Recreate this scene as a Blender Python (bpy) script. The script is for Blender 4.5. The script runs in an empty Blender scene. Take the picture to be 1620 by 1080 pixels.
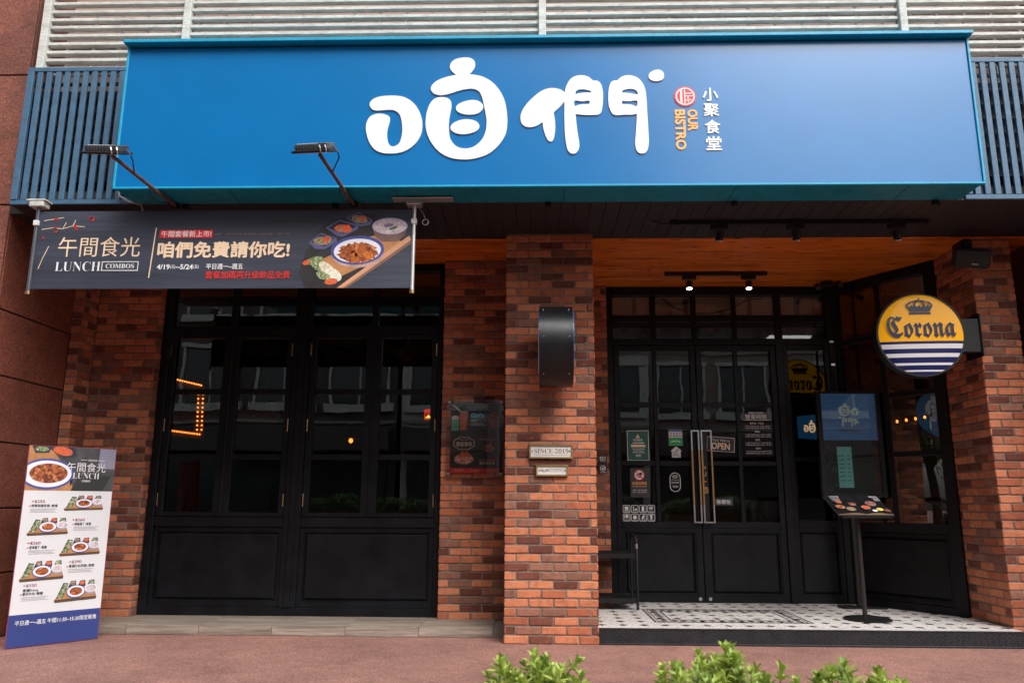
import bpy, bmesh, math, random
from mathutils import Vector, Matrix
R = math.radians
random.seed(7)
scene = bpy.context.scene
COL = scene.collection

# ------------------------------------------------------------------ camera, sky, sun, exposure
def make_camera():
    p, y, r = R(11.7), R(1.6), R(0.28)
    fw = Vector((-math.sin(y)*math.cos(p), math.cos(y)*math.cos(p), math.sin(p)))
    rt = Vector((math.cos(y), math.sin(y), 0))
    up = rt.cross(fw)
    rt2 = rt*math.cos(r) + up*math.sin(r)
    up2 = -rt*math.sin(r) + up*math.cos(r)
    cam = bpy.data.cameras.new('camera'); ob = bpy.data.objects.new('camera', cam); COL.objects.link(ob)
    m = Matrix((rt2, up2, -fw)).transposed().to_4x4(); m.translation = (0, -6.8, 1.115)
    ob.matrix_world = m
    cam.sensor_width = 36; cam.lens = 1245/1620*36; cam.clip_start = .05; cam.clip_end = 600
    cam.dof.use_dof = True; cam.dof.focus_distance = 6.9; cam.dof.aperture_fstop = 4.0
    scene.camera = ob
make_camera()

SUN_EL, SUN_AZ = 50, 150      # elevation; azimuth in the plan, degrees from +Y turning to +X
world = bpy.data.worlds.new('World'); scene.world = world; world.use_nodes = True
wn = world.node_tree; wn.nodes.clear()
sky = wn.nodes.new('ShaderNodeTexSky'); sky.sky_type = 'NISHITA'; sky.sun_disc = False
sky.sun_elevation = R(SUN_EL); sky.sun_rotation = R(SUN_AZ); sky.air_density = 1.6; sky.dust_density = 4.0
hs = wn.nodes.new('ShaderNodeHueSaturation'); hs.inputs['Saturation'].default_value = .28
bgn = wn.nodes.new('ShaderNodeBackground'); bgn.inputs['Strength'].default_value = .13
wo = wn.nodes.new('ShaderNodeOutputWorld')
wn.links.new(sky.outputs[0], hs.inputs['Color']); wn.links.new(hs.outputs[0], bgn.inputs[0]); wn.links.new(bgn.outputs[0], wo.inputs[0])

sl = bpy.data.lights.new('sun', 'SUN'); sl.energy = 1.25; sl.angle = R(40); sl.color = (1, .965, .92)
so = bpy.data.objects.new('sun', sl); COL.objects.link(so)
sd = Vector((math.sin(R(SUN_AZ))*math.cos(R(SUN_EL)), math.cos(R(SUN_AZ))*math.cos(R(SUN_EL)), math.sin(R(SUN_EL))))
so.rotation_euler = (-sd).to_track_quat('-Z', 'Y').to_euler(); so.location = (0, -10, 20)

scene.render.engine = 'CYCLES'
scene.view_settings.view_transform = 'Standard'; scene.view_settings.look = 'None'
scene.view_settings.exposure = 1.12; scene.view_settings.gamma = 1.0
scene.cycles.use_denoising = True
scene.cycles.max_bounces = 7; scene.cycles.transparent_max_bounces = 12
scene.cycles.sample_clamp_indirect = 6.0; scene.cycles.caustics_reflective = False; scene.cycles.caustics_refractive = False

# ------------------------------------------------------------------ helpers
WL = {}
def link(o): COL.objects.link(o); return o
def thing(name, label, cat, loc=(0, 0, 0), group=None):
    o = bpy.data.objects.new(name, None); link(o); o.location = loc; o.empty_display_size = .1
    o['label'] = label; o['category'] = cat
    if group: o['group'] = group
    WL[o.name] = Vector(loc)
    return o
def mobj(name, me, parent=None, loc=None, rotz=0, stuff=False):
    """link mesh as an object; loc is a WORLD position (None: the mesh already holds world coordinates)"""
    o = bpy.data.objects.new(name, me); link(o)
    pw = WL[parent.name] if parent else Vector((0, 0, 0))
    if parent: o.parent = parent
    if loc is None:
        if parent and pw.length > 0: me.transform(Matrix.Translation(-pw))
        WL[o.name] = pw.copy()
    else:
        o.location = Vector(loc) - pw; WL[o.name] = Vector(loc)
    if rotz: o.rotation_euler.z = rotz
    if stuff: o['kind'] = 'stuff'
    return o
def tag(o, label=None, cat=None, group=None, kind=None):
    if label: o['label'] = label
    if cat: o['category'] = cat
    if group: o['group'] = group
    if kind: o['kind'] = kind
    return o

class PL:
    """a drawing plane: a runs along u, b along v, c out of the face"""
    def __init__(s, o, u=(1, 0, 0), v=(0, 0, 1)):
        s.o = Vector(o); s.u = Vector(u).normalized(); s.v = Vector(v).normalized(); s.n = s.u.cross(s.v)
    def w(s, a, b, c=0): return s.o + s.u*a + s.v*b + s.n*c
def FR(y): return PL((0, y, 0))

class MB:
    def __init__(s): s.v = []; s.f = []; s.m = []
    def add(s, vs, fs, mi=0):
        k = len(s.v); s.v += [tuple(p) for p in vs]; s.f += [tuple(i+k for i in f) for f in fs]; s.m += [mi]*len(fs); return s
    def box(s, x0, x1, y0, y1, z0, z1, b=0, mi=0, M=None):
        X = (min(x0, x1), max(x0, x1)); Y = (min(y0, y1), max(y0, y1)); Z = (min(z0, z1), max(z0, z1))
        b = min(b, (X[1]-X[0])*.45, (Y[1]-Y[0])*.45, (Z[1]-Z[0])*.45)
        if b <= 0:
            vs = [(X[i], Y[j], Z[k]) for i in (0, 1) for j in (0, 1) for k in (0, 1)]
            fs = [(0, 1, 3, 2), (4, 6, 7, 5), (0, 4, 5, 1), (2, 3, 7, 6), (0, 2, 6, 4), (1, 5, 7, 3)]
        else:
            vs = []; idx = {}
            for i in (0, 1):
                for j in (0, 1):
                    for k in (0, 1):
                        p = (X[i], Y[j], Z[k]); q = (X[i]+(b if i == 0 else -b), Y[j]+(b if j == 0 else -b), Z[k]+(b if k == 0 else -b))
                        idx[i, j, k, 0] = len(vs); vs.append((p[0], q[1], q[2]))
                        idx[i, j, k, 1] = len(vs); vs.append((q[0], p[1], q[2]))
                        idx[i, j, k, 2] = len(vs); vs.append((q[0], q[1], p[2]))
            g = lambda i, j, k, a: idx[i, j, k, a]
            fs = []
            for i in (0, 1): fs.append((g(i,0,0,0), g(i,1,0,0), g(i,1,1,0), g(i,0,1,0)))
            for j in (0, 1): fs.append((g(0,j,0,1), g(1,j,0,1), g(1,j,1,1), g(0,j,1,1)))
            for k in (0, 1): fs.append((g(0,0,k,2), g(1,0,k,2), g(1,1,k,2), g(0,1,k,2)))
            for i in (0, 1):
                for j in (0, 1): fs.append((g(i,j,0,0), g(i,j,1,0), g(i,j,1,1), g(i,j,0,1)))
                for k in (0, 1): fs.append((g(i,0,k,0), g(i,1,k,0), g(i,1,k,2), g(i,0,k,2)))
            for j in (0, 1):
                for k in (0, 1): fs.append((g(0,j,k,1), g(1,j,k,1), g(1,j,k,2), g(0,j,k,2)))
            for i in (0, 1):
                for j in (0, 1):
                    for k in (0, 1): fs.append((g(i,j,k,0), g(i,j,k,1), g(i,j,k,2)))
        if M is not None: vs = [M @ Vector(p) for p in vs]
        return s.add(vs, fs, mi)
    def tube(s, pts, r, n=8, mi=0, r2=None):
        pts = [Vector(p) for p in pts]; rings = []; ref = None
        for i, p in enumerate(pts):
            t = (pts[min(i+1, len(pts)-1)] - pts[max(i-1, 0)]).normalized()
            if ref is None: ref = t.orthogonal().normalized()
            ref = (ref - t*ref.dot(t))
            ref = ref.normalized() if ref.length > 1e-5 else t.orthogonal().normalized()
            bi = t.cross(ref); rr = r if r2 is None else r + (r2-r)*i/(len(pts)-1)
            rings.append([p + (ref*math.cos(a) + bi*math.sin(a))*rr for a in [2*math.pi*k/n for k in range(n)]])
        vs = [q for rg in rings for q in rg]; fs = []
        for i in range(len(pts)-1):
            for k in range(n):
                a = i*n+k; b2 = i*n+(k+1) % n; fs.append((a, b2, b2+n, a+n))
        fs.append(tuple(range(n))[::-1]); fs.append(tuple(range((len(pts)-1)*n, len(pts)*n)))
        return s.add(vs, fs, mi)
    def prism(s, poly, pl, c0, c1, mi=0, mi_side=None):
        n = len(poly)
        vs = [pl.w(a, b, c0) for a, b in poly] + [pl.w(a, b, c1) for a, b in poly]
        s.add(vs, [tuple(range(n, 2*n)), tuple(range(n))[::-1]], mi)
        k = len(s.v) - 2*n
        fs = [(k+i, k+(i+1) % n, k+n+(i+1) % n, k+n+i) for i in range(n)]
        s.f += fs; s.m += [mi if mi_side is None else mi_side]*n
        return s
    def flat(s, poly, pl, c, mi=0):
        return s.add([pl.w(a, b, c) for a, b in poly], [tuple(range(len(poly)))], mi)
    def build(s, name, mats, parent=None, smooth=False, stuff=False, recalc=True, bevel=0):
        me = bpy.data.meshes.new(name); me.from_pydata(s.v, [], s.f)
        mats = mats if isinstance(mats, (list, tuple)) else [mats]
        for m in mats: me.materials.append(m)
        me.polygons.foreach_set('material_index', s.m)
        if recalc:
            bm = bmesh.new(); bm.from_mesh(me); bmesh.ops.recalc_face_normals(bm, faces=bm.faces[:]); bm.to_mesh(me); bm.free()
        if smooth:
            me.polygons.foreach_set('use_smooth', [True]*len(me.polygons))
            try: me.set_sharp_from_angle(angle=R(38))
            except Exception: pass
        me.update()
        return mobj(name, me, parent, stuff=stuff)
def ell(cx, cz, rx, rz, n=28, a0=0, a1=2*math.pi, tilt=0):
    k = n if abs(a1-a0) > 6.28 else n+1
    out = []
    for i in range(k):
        t = a0 + (a1-a0)*i/n; x, z = rx*math.cos(t), rz*math.sin(t)
        out.append((cx + x*math.cos(tilt) - z*math.sin(tilt), cz + x*math.sin(tilt) + z*math.cos(tilt)))
    return out
def rect(x0, x1, z0, z1): return [(x0, z0), (x1, z0), (x1, z1), (x0, z1)]
def rrect(x0, x1, z0, z1, r, n=5):
    o = []
    for cx, cz, a in ((x1-r, z1-r, 0), (x0+r, z1-r, 90), (x0+r, z0+r, 180), (x1-r, z0+r, 270)):
        o += [(cx+r*math.cos(R(a+90*i/n)), cz+r*math.sin(R(a+90*i/n))) for i in range(n+1)]
    return o
def parse(s): return [tuple(float(q)/1000 for q in t.split(',')) for t in s.split()]
def smooth_loop(pts, k=3):
    n = len(pts); out = []
    for i in range(n):
        p0, p1, p2, p3 = [Vector(pts[(i+j-1) % n]) for j in range(4)]
        for q in range(k):
            t = q/k
            v = .5*((2*p1) + (p2-p0)*t + (2*p0-5*p1+4*p2-p3)*t*t + (3*p1-p0-3*p2+p3)*t**3)
            out.append((v.x, v.y))
    return out
def eval_curve(cu):
    ob = bpy.data.objects.new('tmp', cu)
    me = bpy.data.meshes.new_from_object(ob)
    bpy.data.objects.remove(ob); bpy.data.curves.remove(cu)
    return me
def holed(name, loops, pl, c0, c1, mat, parent):
    """filled outline with holes, thickness c0..c1 along the plane's normal"""
    cu = bpy.data.curves.new('c', 'CURVE'); cu.dimensions = '2D'; cu.fill_mode = 'BOTH'; cu.extrude = .5
    for lp in loops:
        sp = cu.splines.new('POLY'); sp.points.add(len(lp)-1); sp.use_cyclic_u = True
        for p, (a, b) in zip(sp.points, lp): p.co = (a, b, 0, 1)
    me = eval_curve(cu); me.name = name
    for v in me.vertices:
        a, b, z = v.co; v.co = pl.w(a, b, c0 + (c1-c0)*(z+.5))
    me.materials.clear(); me.materials.append(mat)
    return mobj(name, me, parent)
def text(name, body, pl, x0, x1, z0, z1, mat, parent, c0=.001, c1=None, bold=0, rot=0, fitx=True, mirror=False):
    """lettering filling the box x0..x1 by z0..z1 on the plane; rot=-90 reads downwards"""
    cu = bpy.data.curves.new('t', 'FONT'); cu.body = body; cu.size = 1; cu.resolution_u = 3
    cjk = bold > 0 and any(0x2e80 < ord(ch) < 0xffff for ch in body); cu.offset = 0 if cjk else bold
    if c1 is not None: cu.extrude = .5
    me = eval_curve(cu); me.name = name
    if cjk:      # heavier weight for dense characters: the same glyphs laid side by side, each a hair further out
        vs = [tuple(v.co) for v in me.vertices]; fs = [tuple(p.vertices) for p in me.polygons]; nv = []; nf = []; w = bold*.62
        for q, (dx, dy) in enumerate(((0, 0), (w, 0), (-w, 0), (0, w), (0, -w))):
            k = len(nv); nv += [(x+dx, y+dy, z+(q*.04 if c1 is not None else q*.06)) for x, y, z in vs]; nf += [tuple(i+k for i in f) for f in fs]
        me = bpy.data.meshes.new(name); me.from_pydata(nv, [], nf); me.update()
    xs = [v.co.x for v in me.vertices]; ys = [v.co.y for v in me.vertices]
    ax, bx, ay, by = min(xs), max(xs), min(ys), max(ys)
    for v in me.vertices:
        s = (v.co.x-ax)/max(bx-ax, 1e-6); t = (v.co.y-ay)/max(by-ay, 1e-6)
        if mirror: s = 1-s
        if rot == -90: a, b = x0+(x1-x0)*t, z1-(z1-z0)*s
        else: a, b = x0+(x1-x0)*s, z0+(z1-z0)*t
        c = c0+.004*v.co.z if c1 is None else c0+(c1-c0)*(v.co.z+.5)
        v.co = pl.w(a, b, c)
    me.materials.clear(); me.materials.append(mat)
    return mobj(name, me, parent)

# ------------------------------------------------------------------ materials
def nt(name):
    m = bpy.data.materials.new(name); m.use_nodes = True; t = m.node_tree
    return m, t, t.nodes['Principled BSDF']
def N(t, kind, **kw):
    n = t.nodes.new(kind)
    for k, v in kw.items():
        if k in n.inputs: n.inputs[k].default_value = v
        else: setattr(n, k, v)
    return n
def pos(t): return N(t, 'ShaderNodeNewGeometry').outputs['Position']
def ramp(t, fac, stops, interp='LINEAR'):
    r = t.nodes.new('ShaderNodeValToRGB'); r.color_ramp.interpolation = interp
    e = r.color_ramp.elements
    while len(e) > 1: e.remove(e[-1])
    e[0].position = stops[0][0]; e[0].color = (*stops[0][1], 1)
    for p, c in stops[1:]:
        q = e.new(p); q.color = (*c, 1)
    t.links.new(fac, r.inputs[0]); return r.outputs[0]
def mixc(t, kind, fac, a, b):
    n = t.nodes.new('ShaderNodeMix'); n.data_type = 'RGBA'; n.blend_type = kind
    if isinstance(fac, (int, float)): n.inputs[0].default_value = fac
    else: t.links.new(fac, n.inputs[0])
    for i, v in ((6, a), (7, b)):
        if isinstance(v, (tuple, list)): n.inputs[i].default_value = (*v, 1)
        else: t.links.new(v, n.inputs[i])
    return n.outputs[2]
def bump(t, b, h, strength, dist=.01):
    n = N(t, 'ShaderNodeBump', Strength=strength, Distance=dist); t.links.new(h, n.inputs['Height']); t.links.new(n.outputs[0], b.inputs['Normal'])
def M(name, col, rough=.5, metal=0, var=.12, scale=6, bmp=0, bscale=120, emit=None, es=0, spec=.5, grime=0, stretch=None, coat=0):
    m, t, b = nt(name)
    b.inputs['Roughness'].default_value = rough; b.inputs['Metallic'].default_value = metal; b.inputs['Specular IOR Level'].default_value = spec
    if coat: b.inputs['Coat Weight'].default_value = coat; b.inputs['Coat Roughness'].default_value = .08
    P = pos(t)
    if stretch:
        mp = N(t, 'ShaderNodeMapping'); mp.inputs['Scale'].default_value = stretch; t.links.new(P, mp.inputs['Vector']); P = mp.outputs[0]
    n1 = N(t, 'ShaderNodeTexNoise', Scale=scale, Detail=6.0, Roughness=.6); t.links.new(P, n1.inputs['Vector'])
    lo = tuple(c*(1-var) for c in col); hi = tuple(min(1, c*(1+var)) for c in col)
    c = ramp(t, n1.outputs[0], [(.3, lo), (.7, hi)])
    if grime:
        n2 = N(t, 'ShaderNodeTexNoise', Scale=scale*4.3, Detail=8.0, Roughness=.7); t.links.new(P, n2.inputs['Vector'])
        c = mixc(t, 'MULTIPLY', grime, c, ramp(t, n2.outputs[0], [(.35, (.45, .42, .4)), (.55, (1, 1, 1))]))
        rr = N(t, 'ShaderNodeMapRange'); t.links.new(n2.outputs[0], rr.inputs[0]); rr.inputs[3].default_value = min(1, rough+.2); rr.inputs[4].default_value = max(.05, rough-.08)
        t.links.new(rr.outputs[0], b.inputs['Roughness'])
    t.links.new(c, b.inputs['Base Color'])
    if bmp:
        n3 = N(t, 'ShaderNodeTexNoise', Scale=bscale, Detail=4.0); t.links.new(P, n3.inputs['Vector']); bump(t, b, n3.outputs[0], bmp, .004)
    if emit: b.inputs['Emission Color'].default_value = (*emit, 1); b.inputs['Emission Strength'].default_value = es
    return m
def mat_brick():
    m, t, b = nt('fired_brick'); b.inputs['Roughness'].default_value = .9; b.inputs['Specular IOR Level'].default_value = .25
    oi = N(t, 'ShaderNodeObjectInfo')
    base = ramp(t, oi.outputs['Random'], [(0, (.52, .185, .095)), (.16, (.41, .130, .068)), (.30, (.28, .125, .085)), (.41, (.14, .047, .032)),
            (.53, (.47, .165, .085)), (.65, (.23, .105, .072)), (.74, (.34, .105, .055)), (.84, (.175, .06, .04)), (.91, (.55, .205, .105))], 'CONSTANT')
    P = pos(t)
    n = N(t, 'ShaderNodeTexNoise', Scale=14.0, Detail=8.0, Roughness=.65); t.links.new(P, n.inputs['Vector'])
    c = mixc(t, 'MULTIPLY', .8, base, ramp(t, n.outputs[0], [(.3, (.55, .5, .5)), (.5, (1, 1, 1)), (.75, (1.15, 1.1, 1.05))]))
    n2 = N(t, 'ShaderNodeTexNoise', Scale=95.0, Detail=6.0, Roughness=.7); t.links.new(P, n2.inputs['Vector'])
    c = mixc(t, 'MULTIPLY', .55, c, ramp(t, n2.outputs[0], [(.33, (.45, .4, .4)), (.48, (1, 1, 1))]))
    n4 = N(t, 'ShaderNodeTexNoise', Scale=30.0, Detail=3.0); t.links.new(P, n4.inputs['Vector'])
    c = mixc(t, 'MIX', ramp(t, n4.outputs[0], [(.62, (0, 0, 0)), (.72, (.35, .35, .35))]), c, (.36, .27, .22))
    t.links.new(c, b.inputs['Base Color'])
    n3 = N(t, 'ShaderNodeTexNoise', Scale=60.0, Detail=8.0, Roughness=.7); t.links.new(P, n3.inputs['Vector'])
    bump(t, b, n3.outputs[0], .55, .006)
    return m
def mat_granite(name, c0, c1, c2, rough=.6, scale=170):
    m, t, b = nt(name); b.inputs['Roughness'].default_value = rough
    P = pos(t)
    v = N(t, 'ShaderNodeTexVoronoi', Scale=scale); t.links.new(P, v.inputs['Vector'])
    sx = N(t, 'ShaderNodeSeparateColor'); t.links.new(v.outputs['Color'], sx.inputs[0])
    c = ramp(t, sx.outputs[0], [(0, c2), (.18, c0), (.5, c1), (.72, c0), (.93, tuple(min(1, q*1.5) for q in c1))])
    n = N(t, 'ShaderNodeTexNoise', Scale=1.1, Detail=7.0, Roughness=.68); t.links.new(P, n.inputs['Vector'])
    c = mixc(t, 'MULTIPLY', .8, c, ramp(t, n.outputs[0], [(.32, (.60, .58, .56)), (.5, (.95, .93, .92)), (.66, (1.18, 1.15, 1.13))]))
    n2 = N(t, 'ShaderNodeTexNoise', Scale=7.0, Detail=8.0, Roughness=.7); t.links.new(P, n2.inputs['Vector'])
    c = mixc(t, 'MULTIPLY', .5, c, ramp(t, n2.outputs[0], [(.36, (.62, .6, .6)), (.52, (1, 1, 1))]))
    t.links.new(c, b.inputs['Base Color'])
    bump(t, b, sx.outputs[0], .18, .002)
    return m
def mat_wood(name, dark, mid, light, rough=.38, along='x', knots=True, sc=1.0):
    m, t, b = nt(name); b.inputs['Roughness'].default_value = rough
    P = pos(t); oi = N(t, 'ShaderNodeObjectInfo')
    mp = N(t, 'ShaderNodeMapping'); mp.inputs['Scale'].default_value = (.55*sc, 9*sc, 9*sc) if along == 'x' else (9*sc, .55*sc, 9*sc)
    t.links.new(P, mp.inputs['Vector'])
    cb = N(t, 'ShaderNodeCombineXYZ'); ml = N(t, 'ShaderNodeMath', operation='MULTIPLY'); ml.inputs[1].default_value = 37.0
    t.links.new(oi.outputs['Random'], ml.inputs[0]); t.links.new(ml.outputs[0], cb.inputs[2]); t.links.new(ml.outputs[0], cb.inputs[0]); t.links.new(cb.outputs[0], mp.inputs['Location'])
    n = N(t, 'ShaderNodeTexNoise', Scale=2.2, Detail=9.0, Roughness=.62, Distortion=.6); t.links.new(mp.outputs[0], n.inputs['Vector'])
    c = ramp(t, n.outputs[0], [(.28, dark), (.48, mid), (.7, light)])
    n2 = N(t, 'ShaderNodeTexNoise', Scale=14.0, Detail=3.0); t.links.new(mp.outputs[0], n2.inputs['Vector'])
    c = mixc(t, 'MULTIPLY', .5, c, ramp(t, n2.outputs[0], [(.38, (.62, .55, .5)), (.55, (1, 1, 1))]))
    if knots:
        mp2 = N(t, 'ShaderNodeMapping'); mp2.inputs['Scale'].default_value = (1.5, 4.4, 1); t.links.new(P, mp2.inputs['Vector'])
        v = N(t, 'ShaderNodeTexVoronoi', voronoi_dimensions='2D', Scale=1.3); t.links.new(mp2.outputs[0], v.inputs['Vector'])
        c = mixc(t, 'MULTIPLY', 1, c, ramp(t, v.outputs['Distance'], [(.035, (.12, .07, .05)), (.075, (.75, .6, .5)), (.16, (1, 1, 1))]))
    t.links.new(c, b.inputs['Base Color']); bump(t, b, n2.outputs[0], .12, .003)
    return m
def mat_glass(name, tint=(.9, .93, .92), refl=1.7):
    m = bpy.data.materials.new(name); m.use_nodes = True; t = m.node_tree; t.nodes.clear()
    o = t.nodes.new('ShaderNodeOutputMaterial'); mx = t.nodes.new('ShaderNodeMixShader')
    tr = t.nodes.new('ShaderNodeBsdfTransparent'); tr.inputs[0].default_value = (*tint, 1)
    gl = t.nodes.new('ShaderNodeBsdfGlossy'); gl.inputs['Roughness'].default_value = .0; gl.inputs[0].default_value = (.95, .97, 1, 1)
    fr = t.nodes.new('ShaderNodeFresnel'); fr.inputs[0].default_value = 1.5
    mu = t.nodes.new('ShaderNodeMath'); mu.operation = 'MULTIPLY'; mu.inputs[1].default_value = refl; mu.use_clamp = True
    n = N(t, 'ShaderNodeTexNoise', Scale=1.7, Detail=2.0); t.links.new(pos(t), n.inputs['Vector'])
    bp = N(t, 'ShaderNodeBump', Strength=.05, Distance=.02); t.links.new(n.outputs[0], bp.inputs['Height']); t.links.new(bp.outputs[0], gl.inputs['Normal'])
    t.links.new(fr.outputs[0], mu.inputs[0]); t.links.new(mu.outputs[0], mx.inputs[0]); t.links.new(tr.outputs[0], mx.inputs[1]); t.links.new(gl.outputs[0], mx.inputs[2]); t.links.new(mx.outputs[0], o.inputs[0])
    return m
def mat_food(name, stops, scale=60, rough=.45):
    m, t, b = nt(name); b.inputs['Roughness'].default_value = rough
    n = N(t, 'ShaderNodeTexNoise', Scale=scale, Detail=5.0, Roughness=.65, Distortion=.8); t.links.new(pos(t), n.inputs['Vector'])
    t.links.new(ramp(t, n.outputs[0], stops), b.inputs['Base Color'])
    return m
def mat_leaf(name, a, b_, c_):
    m, t, b = nt(name); b.inputs['Roughness'].default_value = .45; b.inputs['Subsurface Weight'].default_value = 0
    oi = N(t, 'ShaderNodeObjectInfo'); g = N(t, 'ShaderNodeNewGeometry')
    ad = N(t, 'ShaderNodeMath', operation='ADD'); t.links.new(oi.outputs['Random'], ad.inputs[0]); t.links.new(g.outputs['Random Per Island'], ad.inputs[1])
    mu = N(t, 'ShaderNodeMath', operation='MULTIPLY'); t.links.new(ad.outputs[0], mu.inputs[0]); mu.inputs[1].default_value = .5
    c = ramp(t, mu.outputs[0], [(.15, a), (.5, b_), (.85, c_)]); t.links.new(c, b.inputs['Base Color'])
    tl = t.nodes.new('ShaderNodeBsdfTranslucent'); t.links.new(c, tl.inputs[0]); mx = t.nodes.new('ShaderNodeMixShader'); mx.inputs[0].default_value = .3
    o = t.nodes['Material Output']; t.links.new(b.outputs[0], mx.inputs[1]); t.links.new(tl.outputs[0], mx.inputs[2]); t.links.new(mx.outputs[0], o.inputs[0])
    return m

BRICK = mat_brick()
MORTAR = M('mortar', (.185, .15, .125), .95, var=.3, scale=25, bmp=.5, bscale=150)
GRANITE = mat_granite('red_granite', (.17, .055, .036), (.23, .078, .052), (.07, .026, .02), .5, 120)
PAVE = mat_granite('red_washed_paving', (.215, .103, .083), (.28, .148, .123), (.095, .046, .038), .75, 150)
PINE = mat_wood('orange_pine', (.22, .04, .005), (.66, .165, .016), (.88, .27, .032), .3)
STEPW = mat_wood('grey_wood_look_tile', (.10, .075, .058), (.25, .20, .165), (.42, .36, .31), .6, knots=False)
BLACKPLANK = M('black_stained_plank', (.017, .016, .019), .55, var=.35, scale=8, bmp=.2, stretch=(6, 1, 6))
FRAME = M('black_painted_timber', (.0070, .0075, .0098), .36, var=.5, scale=5, bmp=.12, bscale=45, grime=.4, spec=.2)
BLACKM = M('black_metal', (.009, .009, .010), .42, var=.25, scale=12, spec=.3)
GLASS = mat_glass('window_glass')
ACRYL = mat_glass('clear_acrylic', (.97, .97, .97), 1.2)
SIGNBLUE = M('blue_vinyl', (.0, .138, .385), .25, var=.05, scale=2.5, spec=.6)
CYAN = M('cyan_painted_metal', (.0, .30, .50), .4, var=.08, scale=5, grime=.25)
TEAL = M('teal_painted_metal', (.0, .22, .34), .38, var=.1, scale=3, grime=.3)
WHITE = M('white_lettering', (.76, .76, .77), .4, var=.02)
LOUVRE = M('blue_grey_louvre', (.045, .115, .20), .5, var=.15, scale=9, grime=.3)
SLAT = M('weathered_white_slat', (.54, .55, .52), .6, var=.16, scale=3, grime=.55, stretch=(1, 4, 4))
PINKWALL = M('pale_pink_wall', (.36, .25, .22), .8, var=.12, scale=3)
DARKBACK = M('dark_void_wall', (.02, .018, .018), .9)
STEEL = M('brushed_steel', (.55, .55, .56), .3, 1, var=.08)
ALU = M('aluminium', (.5, .5, .5), .45, .8, var=.12)
BRASS = M('brass', (.36, .23, .12), .38, 1, var=.15)
RUST = M('rusty_steel', (.13, .055, .03), .75, .2, var=.4, scale=20, bmp=.3)
ORANGE_T = M('orange_lettering', (.80, .38, .10), .45, var=.02)
RED = M('red_print', (.62, .02, .03), .45, var=.03)
DARKRED = M('dark_red_print', (.22, .012, .02), .5, var=.03)
BANNER = M('charcoal_banner_cloth', (.030, .036, .058), .55, var=.35, scale=1.6, bmp=.9, bscale=7, stretch=(.35, 1, 4))
CREAM = M('cream_print', (.80, .60, .42), .5, var=.03)
TRAYW = M('tray_wood_print', (.42, .19, .07), .5, var=.2, scale=12)
PLATEW = M('white_plate_print', (.72, .72, .78), .45, var=.05)
PLATEB = M('blue_plate_rim_print', (.05, .07, .28), .45, var=.4, scale=60)
DISHD = M('dark_dish_print', (.02, .022, .045), .4, var=.2)
F_RED = mat_food('braised_chicken_print', [(.32, (.02, .006, .004)), (.43, (.14, .03, .01)), (.52, (.36, .09, .025)), (.60, (.50, .17, .05)), (.70, (.70, .42, .24))], 32)
F_SOUP = mat_food('congee_print', [(.3, (.30, .24, .30)), (.5, (.55, .46, .50)), (.7, (.75, .68, .70))], 40)
F_GRN = mat_food('greens_print', [(.3, (.03, .06, .02)), (.5, (.16, .22, .08)), (.65, (.62, .60, .42)), (.75, (.55, .2, .06))], 60)
F_CAR = mat_food('carrot_print', [(.3, (.40, .05, .01)), (.6, (.70, .14, .05)), (.75, (.25, .2, .05))], 60)
F_MUSH = mat_food('mushroom_print', [(.3, (.08, .05, .03)), (.55, (.35, .24, .14)), (.7, (.55, .45, .32))], 60)
PAPER = M('white_poster_print', (.62, .62, .65), .5, var=.03, scale=2)
NAVY = M('navy_print', (.022, .04, .19), .5, var=.06, scale=2)
INK = M('dark_ink', (.03, .028, .03), .6, var=.05)
SLATE = M('grey_slate_print', (.05, .05, .055), .5, var=.4, scale=14)
TILEW = M('white_floor_tile', (.74, .70, .68), .22, var=.10, scale=4, grime=.3)
TILEB = M('black_floor_tile', (.009, .009, .011), .65, var=.2, scale=9, spec=.08)
GROUT = M('tile_grout', (.46, .43, .41), .9, var=.15)
DIAMOND = M('black_diamond_plate', (.022, .022, .026), .34, .3, var=.3, scale=9, grime=.5)
YELLOW = M('yellow_acrylic', (.86, .40, .0), .35, var=.02, spec=.25, coat=.22, emit=(1, .45, .0), es=.10)
BEERBLUE = M('deep_blue_acrylic', (.008, .014, .10), .35, var=.03, spec=.3, coat=.22)
BEERWHITE = M('white_acrylic', (.80, .80, .82), .35, var=.02, coat=.22)
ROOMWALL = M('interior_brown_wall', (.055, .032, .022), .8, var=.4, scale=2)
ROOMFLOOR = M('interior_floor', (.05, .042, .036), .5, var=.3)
BULB = M('lit_bulb', (.9, .5, .2), .4, emit=(1, .25, .03), es=1.5)
SPOTLIT = M('lit_spot_lens', (.9, .85, .8), .4, emit=(1, .8, .6), es=3)
REDNEON = M('red_neon_sign', (.5, .03, .03), .4, emit=(1, .03, .03), es=.5)
WHITENEON = M('warm_lit_letters', (.6, .4, .25), .4, emit=(1, .62, .32), es=.25)
BLUELIT = M('blue_lit_panel', (.01, .05, .12), .4, emit=(.02, .12, .3), es=.08)
MINT = M('glowing_mint_paper', (.22, .52, .48), .6, var=.03, emit=(.25, .6, .55), es=.04)  # paper slip with a faint glow put into its colour
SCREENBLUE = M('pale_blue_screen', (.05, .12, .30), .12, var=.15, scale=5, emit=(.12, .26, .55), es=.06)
GREENP = M('dark_green_print', (.012, .10, .075), .4, var=.08)
LIME = M('bright_green_print', (.0, .36, .09), .4, var=.03)
SKYP = M('blue_print', (.03, .12, .36), .4, var=.03)
CLOUDY = M('frosted_white_print', (.62, .62, .62), .5, var=.05)
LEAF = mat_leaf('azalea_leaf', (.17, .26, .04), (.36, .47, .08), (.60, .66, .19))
LEAFD = mat_leaf('azalea_old_leaf', (.02, .05, .012), (.05, .10, .02), (.09, .16, .03))
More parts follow.
